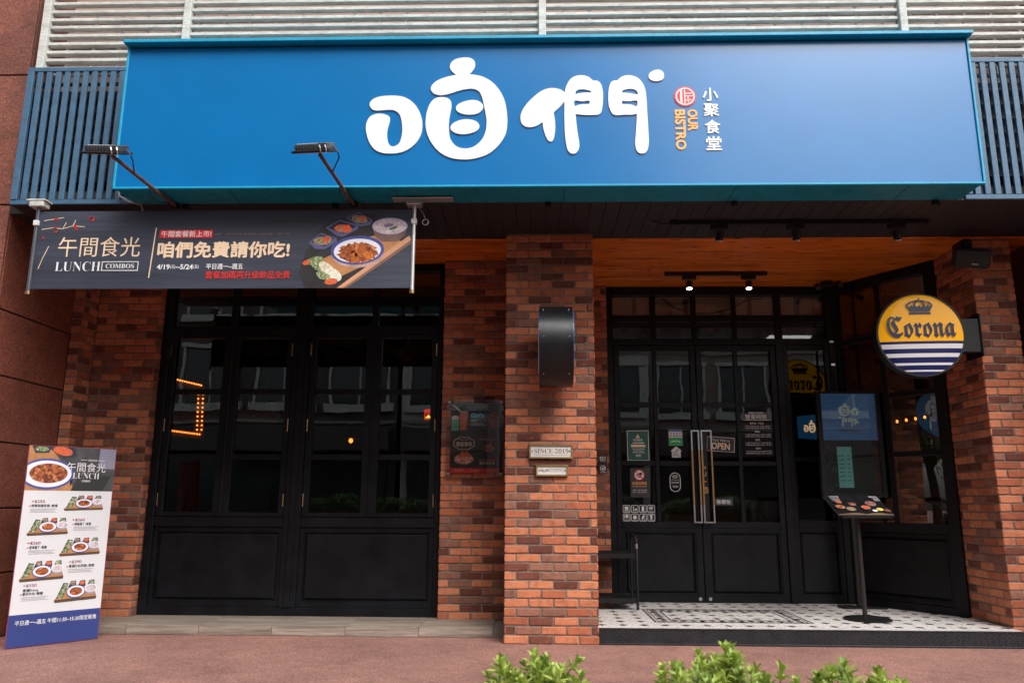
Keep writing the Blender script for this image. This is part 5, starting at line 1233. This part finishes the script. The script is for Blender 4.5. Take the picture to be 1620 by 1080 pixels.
for kk in (('gate1', 'gate1h', 'gate1k'), ('gate2', 'gate2h', 'gate2k'), ('person',), ('dot',)): holed('sheet_character', [[g2(p) for p in LET[q]] for q in kk], SD, -.0038, -.003, PALE, sb_)
MB().flat(rect(3.170, 3.376, 1.880, 1.892), SD, -.003).flat(rect(3.20, 3.35, 1.858, 1.864), SD, -.003).build('sheet_line', M('olive_print', (.30, .28, .10), .5), sb_)
mt_ = MB().flat(rect(3.118, 3.266, 1.300, 1.714), SD, -.002).build('mint_price_slip', MINT, ds)
for k in range(7): MB().flat(rect(3.135, 3.185, 1.62-.042*k, 1.627-.042*k), SD, -.001).flat(rect(3.215, 3.245, 1.62-.042*k, 1.627-.042*k), SD, -.001).build('price_line', INK, mt_)
ck = MB()
rn = random.Random(3)
for k in range(14):
    x = rn.uniform(3.0, 3.10); z = rn.uniform(1.28, 1.72); r = rn.uniform(.010, .028)
    o = ell(x, z, r, r*.8, 14); i_ = ell(x, z, r-.003, r*.8-.003, 14)
    for q in range(14): ck.flat([o[q], o[(q+1) % 14], i_[(q+1) % 14], i_[q]], SD, -.003)
ck.build('chalk_drawing', M('chalk_print', (.22, .24, .22), .7), ds)
MB().prism(rect(2.986, 3.546, 1.246, 2.261), SD, .006, .010).build('glass_front', GLASS, ds)
MB().box(3.22, 3.30, 1.47, 1.51, FZ+.02, 1.22, b=.004).box(3.05, 3.48, 1.40, 1.58, FZ+.001, FZ+.018, b=.004).build('stand', BLACKM, ds)
# ------------------------------------------------------------------ trolley by the pier
tl = thing('trolley', 'black tubular two-shelf trolley half hidden behind the middle pier', 'trolley', (.80, 1.42, FZ))
for x in (1.005, .60):
    e = MB().tube([(x, 1.19, FZ+.05), (x, 1.19, .76), (x, 1.22, .80), (x, 1.30, .815), (x, 1.55, .815), (x, 1.62, .80), (x, 1.65, .76), (x, 1.65, FZ+.05)], .012, 8).build('end_frame', BLACKM, tl, smooth=True)
    if x > .9: MB().tube([(x, 1.19, .70), (x, 1.19, .745)], .0135, 8).build('chrome_sleeve', STEEL, e)
    for y in (1.19, 1.65):
        w = MB().tube([(x-.012, y, FZ+.026), (x+.012, y, FZ+.026)], .025, 14).build('castor_wheel', BLACKM, e, smooth=True)
        MB().box(x-.016, x+.016, y-.012, y+.012, FZ+.04, FZ+.062, b=.003).build('castor_fork', BLACKM, w)
for z in (.62, .20):
    s_ = MB().box(.612, .993, 1.185, 1.655, z, z+.012, b=.003).build('shelf', BLACKM, tl)
    MB().box(.612, .993, 1.178, 1.186, z-.012, z+.035, b=.002).build('shelf_rim', BLACKM, s_); MB().box(.612, .993, 1.654, 1.662, z-.012, z+.035, b=.002).build('shelf_rim', BLACKM, s_)

# ------------------------------------------------------------------ inside the restaurant
mq = thing('marquee_sign', 'bracket-shaped marquee sign edged with glowing bulbs inside the window', 'light sign', (-4.2, 2.62, 1.9))
MQ = FR(2.60)
MB().prism([(-4.80, 2.655), (-4.00, 2.505), (-3.98, 1.86), (-4.80, 1.955), (-4.80, 2.02), (-4.10, 1.965), (-4.10, 2.43), (-4.80, 2.585)], MQ, -.06, -.012).build('channel', M('rust_red_channel', (.10, .04, .02), .5), mq)
def bulbs(a, b, n):
    for i in range(n):
        t = i/(n-1); p = MQ.w(a[0]+(b[0]-a[0])*t, a[1]+(b[1]-a[1])*t, .004)
        MB().add(*lathe(p.x, p.y, [(.004, p.z-.011), (.010, p.z-.006), (.0115, p.z), (.008, p.z+.008), (.003, p.z+.011)], 8)).build('bulb', BULB, mq, smooth=True)
bulbs((-4.79, 2.690), (-4.05, 2.52), 26); bulbs((-4.075, 2.41), (-4.055, 1.98), 9); bulbs((-4.018, 2.41), (-4.000, 1.98), 9); bulbs((-4.79, 2.02), (-4.02, 1.925), 26)
va = thing('checked_valance', 'grey checked fabric strip behind the marquee bulbs', 'fabric', (-4.3, 3.0, 2.1))
MB().box(-5.6, -3.2, 3.0, 3.02, 2.10, 2.27).build('strip', M('checked_cloth', (.30, .28, .27), .8, var=.4, scale=30), va)
for k in range(22): MB().box(-5.5+k*.105, -5.49+k*.105, 3.03, 3.06, 2.28, 2.75).build('slat', M_SL if 'M_SL' in globals() else globals().setdefault('M_SL', M('dark_red_slat', (.09, .03, .025), .6)), va)
for k, (x, y, z, lab) in enumerate(((-3.866, 4, 2.281, 'small warm pendant lamp seen through the second casement'), (-2.51, 4, 1.962, 'low warm lamp glowing in the third casement'), (4.856, 4, 2.626, 'caged warm wall lamp behind the slanting glazing'))):
    t = thing('pendant_lamp', lab, 'lamp', (x, y, z), 'warm lamps inside')
    MB().add(*lathe(x, y, [(.008, z-.03), (.028, z-.012), (.03, z+.008), (.012, z+.035)], 12)).build('bulb', BULB, t, smooth=True)
    MB().add(*lathe(x, y, [(.14, z+.03), (.13, z+.06), (.03, z+.12), (.02, z+.16)], 18)).build('lamp_shade', M('dark_shade', (.05, .03, .02), .5) if k == 0 else bpy.data.materials['dark_shade'], t, smooth=True)
    MB().tube([(x, y, z+.15), (x, y, 3.44)], .004, 5).build('flex', BLACKM, t)
fs_ = thing('festoon_lights', 'short row of orange festoon bulbs behind the slanting glazing', 'string lights', (5.2, 4, 2.2))
MB().tube([(4.5+.12*i, 4.0, 2.215+.02*i+.003) for i in range(12)], .004, 5).build('cable', BLACKM, fs_)
for i in range(11):
    x = 4.55+.125*i; z = 2.185+.0195*i; MB().add(*lathe(x, 4.0, [(.006, z-.022), (.016, z-.010), (.017, z), (.008, z+.02)], 9)).build('bulb', BULB, fs_, smooth=True)
rsn = thing('neon_sign', 'small red lit neon sign reading RES in the fourth casement', 'sign', (-1.06, 1.1, 1.95))
RF = FR(1.10)
MB().prism(rect(-1.100, -1.018, 1.950, 2.052), RF, -.01, 0).build('panel', M('dark_red_panel', (.10, .01, .01), .4), rsn)
holed('neon_border', [rect(-1.100, -1.018, 1.950, 2.052), rect(-1.094, -1.024, 1.956, 2.046)], RF, 0, .004, REDNEON, rsn)
text('neon_letters', 'RES', RF, -1.090, -1.030, 2.006, 2.042, REDNEON, rsn, .003, bold=.02)
MB().prism([(-1.088, 1.966), (-1.030, 1.966), (-1.030, 1.976), (-1.050, 1.984), (-1.055, 1.998), (-1.065, 1.998), (-1.070, 1.984), (-1.088, 1.976)], RF, 0, .003).build('neon_picture', M('amber_neon', (.5, .25, .02), .4, emit=(1, .45, .02), es=1.2), rsn)
bs_ = thing('lit_wall_sign', 'blue lit inner wall sign with glowing characters beyond the side light', 'sign', (4.1, 5, 2.1))
BF = FR(5.0)
pb_ = MB().prism([(3.93, 2.10), (4.50, 2.06), (4.50, 2.48), (3.93, 2.42)], BF, -.05, 0).build('panel', BLUELIT, bs_)
h1 = lambda p: (4.20+(p[0]+.06)*.155, (p[1]-4.18)*.21+2.27)
for kk in (('mouth_stroke',), ('body',), ('head',), ('e1',), ('e2',), ('gate1', 'gate1h', 'gate1k'), ('gate2', 'gate2h', 'gate2k'), ('person',)): holed('lit_character', [[h1(p) for p in LET[q]] for q in kk], BF, .001, .004, WHITENEON, pb_)
rb = thing('roller_blind', 'pale brown ribbed blind behind the top row of transom panes', 'blind', (2.05, 1.95, 3.18))
for k in range(12): MB().box(.89, 3.24, 1.93+.002*(k % 2), 1.945+.002*(k % 2), 3.175+k*.0225, 3.196+k*.0225, b=.002).build('rib', M_BL if 'M_BL' in globals() else globals().setdefault('M_BL', M('pale_brown_blind', (.72, .54, .44), .8, var=.1)), rb)
for x in (1.12, 1.70, 2.42, 2.95): MB().box(x, x+.05, 1.915, 1.925, 3.16, 3.45).build('tape', INK, rb)
MB().tube([(1.45, 1.90, 3.42), (1.6, 1.90, 3.30), (1.78, 1.90, 3.245), (2.0, 1.90, 3.235), (2.25, 1.90, 3.30), (2.42, 1.90, 3.40), (2.6, 1.90, 3.41)], .006, 5).build('cord', INK, rb)
tb_ = thing('tiled_bulkhead', 'white tiled inner bulkhead seen through the lower transom panes', 'bulkhead', (2.05, 2.1, 2.9))
MB().box(.7, 3.6, 2.106, 2.2, 2.90, 3.12).build('backing', GROUT, tb_)
for r in range(3):
    for c in range(38):
        if (c*7+r*3) % 11 < 2 or 9 < c % 19 < 13: continue
        MB().box(.72+c*.075, .791+c*.075, 2.10, 2.106, 2.92+r*.066, 2.983+r*.066, b=.001).build('wall_tile', CLOUDY, tb_)
# tables and chairs faintly seen
WOODD = M('dark_table_wood', (.08, .04, .02), .4, var=.3)
def table(x, y, lab):
    t = thing('dining_table', lab, 'table', (x, y, .11), 'dining tables inside')
    MB().box(x-.35, x+.35, y-.35, y+.35, .83, .86, b=.006).build('table_top', WOODD, t); MB().tube([(x, y, .12), (x, y, .83)], .03, 10).build('pedestal', BLACKM, t); MB().box(x-.22, x+.22, y-.22, y+.22, .111, .13, b=.005).build('base', BLACKM, t)
def chair(x, y, s, lab):
    t = thing('dining_chair', lab, 'chair', (x, y, .11), 'dining chairs inside')
    MB().box(x-.2, x+.2, y-.2, y+.2, .55, .58, b=.006).build('seat', WOODD, t)
    for dx in (-.18, .18):
        for dy in (-.18, .18): MB().tube([(x+dx, y+dy, .111), (x+dx, y+dy, .55)], .014, 7).build('leg', BLACKM, t)
        MB().tube([(x+dx, y+s*.19, .55), (x+dx, y+s*.22, 1.0)], .012, 7).build('back_post', BLACKM, t)
    MB().box(x-.2, x+.2, y+s*.19, y+s*.24, .84, 1.0, b=.006).build('backrest', WOODD, t)
for i, (x, y, w) in enumerate(((-3.2, 3.2, 'left'), (-1.4, 3.4, 'middle'), (2.0, 4.6, 'door-side'))):
    table(x, y, w+' dark wooden table inside the restaurant'); chair(x-.1, y-.62, -1, w+' chair nearest the window, inside'); chair(x+.05, y+.65, 1, w+' chair on the far side of its table')
# ------------------------------------------------------------------ azalea shrubs in the planter in front
pt_ = thing('planter', 'low concrete planter bed holding the azaleas', 'planter', (.4, -4.35, 0))
for a in ((-3.0, 3.6, -4.80, -4.68), (-3.0, 3.6, -3.98, -3.86), (-3.0, -2.88, -4.68, -3.98), (3.48, 3.6, -4.68, -3.98)): MB().box(a[0], a[1], a[2], a[3], 0, .16, b=.01).build('kerb', CONC, pt_)
MB().box(-2.88, 3.48, -4.68, -3.98, .01, .11).build('soil', SOIL, pt_)
def leaf(mb, base, dirv, L, w, up, mi=0, droop=.15):
    dirv = dirv.normalized(); side = dirv.cross(up); side = side.normalized() if side.length > 1e-4 else dirv.orthogonal().normalized(); nrm = side.cross(dirv)
    p = lambda a, s, h: base+dirv*(L*a)+side*(w*s)+nrm*(L*h)
    mb.add([p(0, 0, 0), p(.35, .8, .08), p(.7, .75, .06-droop*.5), p(1, 0, -droop), p(.7, -.75, .06-droop*.5), p(.35, -.8, .08), p(.5, 0, .0-droop*.2)], [(0, 1, 6), (1, 2, 6), (2, 3, 6), (3, 4, 6), (4, 5, 6), (5, 0, 6)], mi)
def sprig_mesh(seed):
    rn = random.Random(seed); mb = MB(); H = rn.uniform(.06, .085); bend = Vector((rn.uniform(-.02, .02), rn.uniform(-.02, .02), 0))
    mb.tube([Vector((0, 0, -.05)), bend*.4+Vector((0, 0, H*.4)), bend+Vector((0, 0, H))], .0022, 5, mi=1, r2=.0012)
    for lev, (z, n, el, L) in enumerate(((.35, 5, 15, .026), (.62, 6, 25, .030), (.85, 6, 38, .031), (1.0, 6, 62, .027))):
        for k in range(n):
            a = 2*math.pi*(k/n)+lev*.6+rn.uniform(-.3, .3); e = R(el+rn.uniform(-12, 12))
            d_ = Vector((math.cos(a)*math.cos(e), math.sin(a)*math.cos(e), math.sin(e)))
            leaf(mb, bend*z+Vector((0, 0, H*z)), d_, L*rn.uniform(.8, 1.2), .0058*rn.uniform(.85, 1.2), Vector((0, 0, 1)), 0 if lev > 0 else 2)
    me = bpy.data.meshes.new('leaf_sprig'); me.from_pydata(mb.v, [], mb.f)
    for m in (LEAF, STEM, LEAFD): me.materials.append(m)
    me.polygons.foreach_set('material_index', mb.m); me.polygons.foreach_set('use_smooth', [True]*len(mb.f)); me.update(); return me
SPR = [sprig_mesh(s) for s in range(6)]
def shrub(cx, cy, rx, ry, zt, label, n, bumps, seed, flower=False):
    rn = random.Random(seed); t = thing('azalea_shrub', label, 'shrub', (cx, cy, .11), 'azaleas in the planter')
    def top(x, y):
        h = zt-.16*((x-cx)/rx)**2*1.0-.10*((y-cy)/ry)**2
        for bx, bh, bw in bumps: h += bh*math.exp(-((x-bx)/bw)**2)
        return h
    st_ = MB(); lf = MB()
    for k in range(14):
        a = rn.uniform(0, 6.28); r = rn.uniform(.3, .9); x, y = cx+rx*r*math.cos(a), cy+ry*r*math.sin(a)
        st_.tube([(cx+rn.uniform(-.04, .04), cy+rn.uniform(-.04, .04), .10), ((cx+x)/2, (cy+y)/2, top(x, y)*.55), (x, y, top(x, y)-.06)], .006, 5, r2=.002)
    st_.build('stem', STEM, t)
    for k in range(1300):
        a = rn.uniform(0, 6.28); r = math.sqrt(rn.random())*1.02; x, y = cx+rx*r*math.cos(a), cy+ry*r*math.sin(a); z = top(x, y)-.03-abs(rn.gauss(0, .09))
        if z < .15: continue
        d_ = Vector((rn.gauss(0, 1), rn.gauss(0, 1), rn.gauss(.5, .6))); leaf(lf, Vector((x, y, z)), d_, rn.uniform(.022, .036), rn.uniform(.005, .008), Vector((0, 0, 1)))
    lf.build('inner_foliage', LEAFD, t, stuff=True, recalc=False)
    for k in range(n):
        a = rn.uniform(0, 6.28); r = math.sqrt(rn.random()); x, y = cx+rx*r*math.cos(a), cy+ry*r*math.sin(a)
        o = mobj('leaf_sprig', rn.choice(SPR), t, (x, y, top(x, y)-.066+rn.uniform(-.035, .022)))
        s = rn.uniform(.95, 1.5); o.scale = (s, s, s); o.rotation_euler = (rn.gauss(0, .22)-(y-cy)/ry*.35, rn.gauss(0, .22)+(x-cx)/rx*.45, rn.uniform(0, 6.28))
    if flower:
        f = MB(); c = Vector((cx-.135, cy-.14, top(cx-.135, cy-.14)+.004))
        for k in range(9):
            a = k*.7; leaf(f, c+Vector((.006*math.cos(a*2), .006*math.sin(a), 0)), Vector((math.cos(a), math.sin(a), .7)), .020, .007, Vector((0, 0, 1)))
        f.build('blossom', PINKF, t, recalc=False)
shrub(.03, -4.32, .19, .24, .612, 'azalea shrub left of centre in the foreground, below the pier', 95, ((-.10, .05, .05), (.02, .02, .04), (.12, -.015, .04)), 11)
shrub(.56, -4.32, .27, .26, .608, 'bright green azalea shrub with a pink blossom in the foreground', 130, ((.42, .03, .04), (.56, .025, .02), (.61, .045, .025)), 5, True)
shrub(.93, -4.34, .22, .25, .605, 'rightmost foreground azalea shrub, lower than its neighbour', 95, ((.80, .02, .03), (.93, -.015, .05)), 23)
# ------------------------------------------------------------------ across the street: seen in the glass
def hedge(cx, cy, rx, ry, h, label, n, mats):
    t = thing('clipped_hedge', label, 'hedge', (cx, cy, 0), 'hedges across the pavement'); lf = MB(); rn = random.Random(int(cx*10)+77)
    for k in range(n):
        x = cx+rx*rn.uniform(-1, 1); y = cy+ry*rn.uniform(-1, 1); e = max(abs(x-cx)/rx, abs(y-cy)/ry); zz = h*(1-.18*e**4)+.05*math.sin(x*5)*math.sin(x*2.3+1)
        z = zz-abs(rn.gauss(0, .12)) if rn.random() < .6 else rn.uniform(.1, zz)
        leaf(lf, Vector((x, y, z)), Vector((rn.gauss(0, 1), rn.gauss(0, 1), rn.gauss(.4, .7))), rn.uniform(.05, .09), rn.uniform(.014, .022), Vector((0, 0, 1)))
    lf.build('foliage', mats, t, stuff=True, recalc=False); MB().box(cx-rx*.85, cx+rx*.85, cy-ry*.6, cy+ry*.6, 0, h*.8, b=.15).build('branch_core', STEM, t)
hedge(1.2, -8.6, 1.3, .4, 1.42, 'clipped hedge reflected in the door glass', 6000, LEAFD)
hedge(4.2, -8.6, 1.2, .4, 1.30, 'clipped hedge reflected in the side light', 5000, LEAFD)
hedge(-3.6, -8.6, 1.6, .4, 1.25, 'clipped hedge reflected low in the left casements', 6000, LEAFD)
def tree(cx, cy, h, r, label, seed):
    rn = random.Random(seed); t = thing('street_tree', label, 'tree', (cx, cy, 0), 'street trees'); tr_ = MB(); ends = []
    tr_.tube([(cx, cy, 0), (cx+.1, cy, h*.25), (cx-.05, cy+.1, h*.5), (cx, cy, h*.75)], .17, 8, r2=.06)
    for k in range(9):
        a = k*2.4; e = Vector((cx+r*.7*math.cos(a), cy+r*.7*math.sin(a), h*rn.uniform(.5, .9))); tr_.tube([(cx, cy, h*.42), tuple((Vector((cx, cy, h*.5))+e)/2+Vector((0, 0, .2))), tuple(e)], .06, 6, r2=.015); ends.append(e)
    tr_.build('trunk', STEM, t); lf = MB()
    for k in range(7000):
        e = rn.choice(ends); p = e+Vector((rn.gauss(0, r*.28), rn.gauss(0, r*.28), rn.gauss(0, r*.22))); leaf(lf, p, Vector((rn.gauss(0, 1), rn.gauss(0, 1), rn.gauss(-.2, .6))), rn.uniform(.10, .17), rn.uniform(.03, .05), Vector((0, 0, 1)))
    lf.build('crown', TREELEAF, t, stuff=True, recalc=False)
tree(-11.5, -4.4, 5.2, 1.9, 'leafy street tree reflected in the slanting glazing', 3)
tree(-13, -10.5, 6.0, 2.0, 'street tree beside the road, far left of the hedge', 9)
tree(12, -10.5, 6.0, 2.0, 'street tree beside the road, far right of the hedge', 4)
def building(x0, x1, y, h, fac, nx_, nz_, label, band=None):
    t = thing('street_building', label, 'building', ((x0+x1)/2, y-5, 0), 'buildings across the street')
    MB().box(x0, x1, y-10, y, 0, h).build('wall', fac, t)
    W_ = (x1-x0)/nx_; H_ = (h-4.2)/nz_
    wm = MB(); wm.box(-W_*.34, W_*.34, -.02, .05, -H_*.30, H_*.30, b=.02); me = bpy.data.meshes.new('window'); me.from_pydata(wm.v, [], wm.f); me.materials.append(WINDK); me.update()
    fm_ = MB()
    for s in (-1, 1): fm_.box(s*W_*.37-.05, s*W_*.37+.05, -.02, .12, -H_*.33, H_*.33)
    fm_.box(-W_*.42, W_*.42, -.02, .16, H_*.31, H_*.36); fm_.box(-W_*.45, W_*.45, -.02, .25, -H_*.40, -H_*.31); fm_.box(-.03, .03, .05, .10, -H_*.3, H_*.3)
    fe = bpy.data.meshes.new('frame'); fe.from_pydata(fm_.v, [], fm_.f); fe.materials.append(SLAT); fe.update()
    for i in range(nx_):
        for k in range(nz_):
            w = mobj('window', me, t, (x0+W_*(i+.5), y, 4.2+H_*(k+.5))); mobj('frame', fe, w, (x0+W_*(i+.5), y, 4.2+H_*(k+.5)))
    MB().box(x0+.3, x1-.3, y+.01, y+.3, .02, 2.9).build('shop_front', WINDK, t)
    MB().box(x0+.1, x1-.1, y+.01, y+.9, 3.0, 3.9, b=.03).build('shop_fascia', band or FACG, t)
    for k in range(nz_+1): MB().box(x0, x1, y, y+.10, 4.15+H_*k-.06, 4.15+H_*k+.06).build('string_course', CONC, t)
building(-34, -17, -21, 21, FACB, 6, 5, 'beige tiled building across the street, far left')
building(-16.8, -5.2, -21, 25, FACG, 4, 6, 'grey tiled building across the street')
building(-5.0, 4.6, -21, 19, FACW, 4, 5, 'pale tiled building across the street')
building(4.8, 15, -22, 7.4, FACB, 4, 1, 'low beige building across the street')
building(15.4, 32, -21, 8, FACW, 6, 1, 'pale tiled building across the street, far right')
pol = thing('utility_pole', 'tall concrete utility pole beside the road', 'pole', (-.9, -9.2, 0))
MB().tube([(-.9, -9.2, 0), (-.9, -9.2, 8.5)], .15, 12, r2=.10).build('shaft', CONC, pol, smooth=True)
for z in (6.6, 7.4): MB().box(-1.7, -.1, -9.24, -9.16, z, z+.08).build('cross_arm', BLACKM, pol)
for x in (-1.6, -.2): MB().add(*lathe(x, -9.2, [(.05, 7.48), (.07, 7.53), (.03, 7.6)], 10)).build('insulator', CLOUDY, pol)

def neighbour(x0, x1, y, label, mat):
    t = thing('neighbour_wall', label, 'wall', ((x0+x1)/2, y, 0))
    MB().box(x0, x1, y, y+3, 0, 8).build('wall_face', mat, t)
    for z in (1.2, 2.4, 3.6, 4.8, 6.0): MB().box(x0, x1, y-.012, y+.001, z, z+.03).build('string_line', CONC, t)
neighbour(-16, -5.64, .1, 'plain neighbouring wall beyond the granite column on the left', FACB)
neighbour(5.74, 16, .1, 'plain neighbouring wall beyond the added right granite column', FACB)
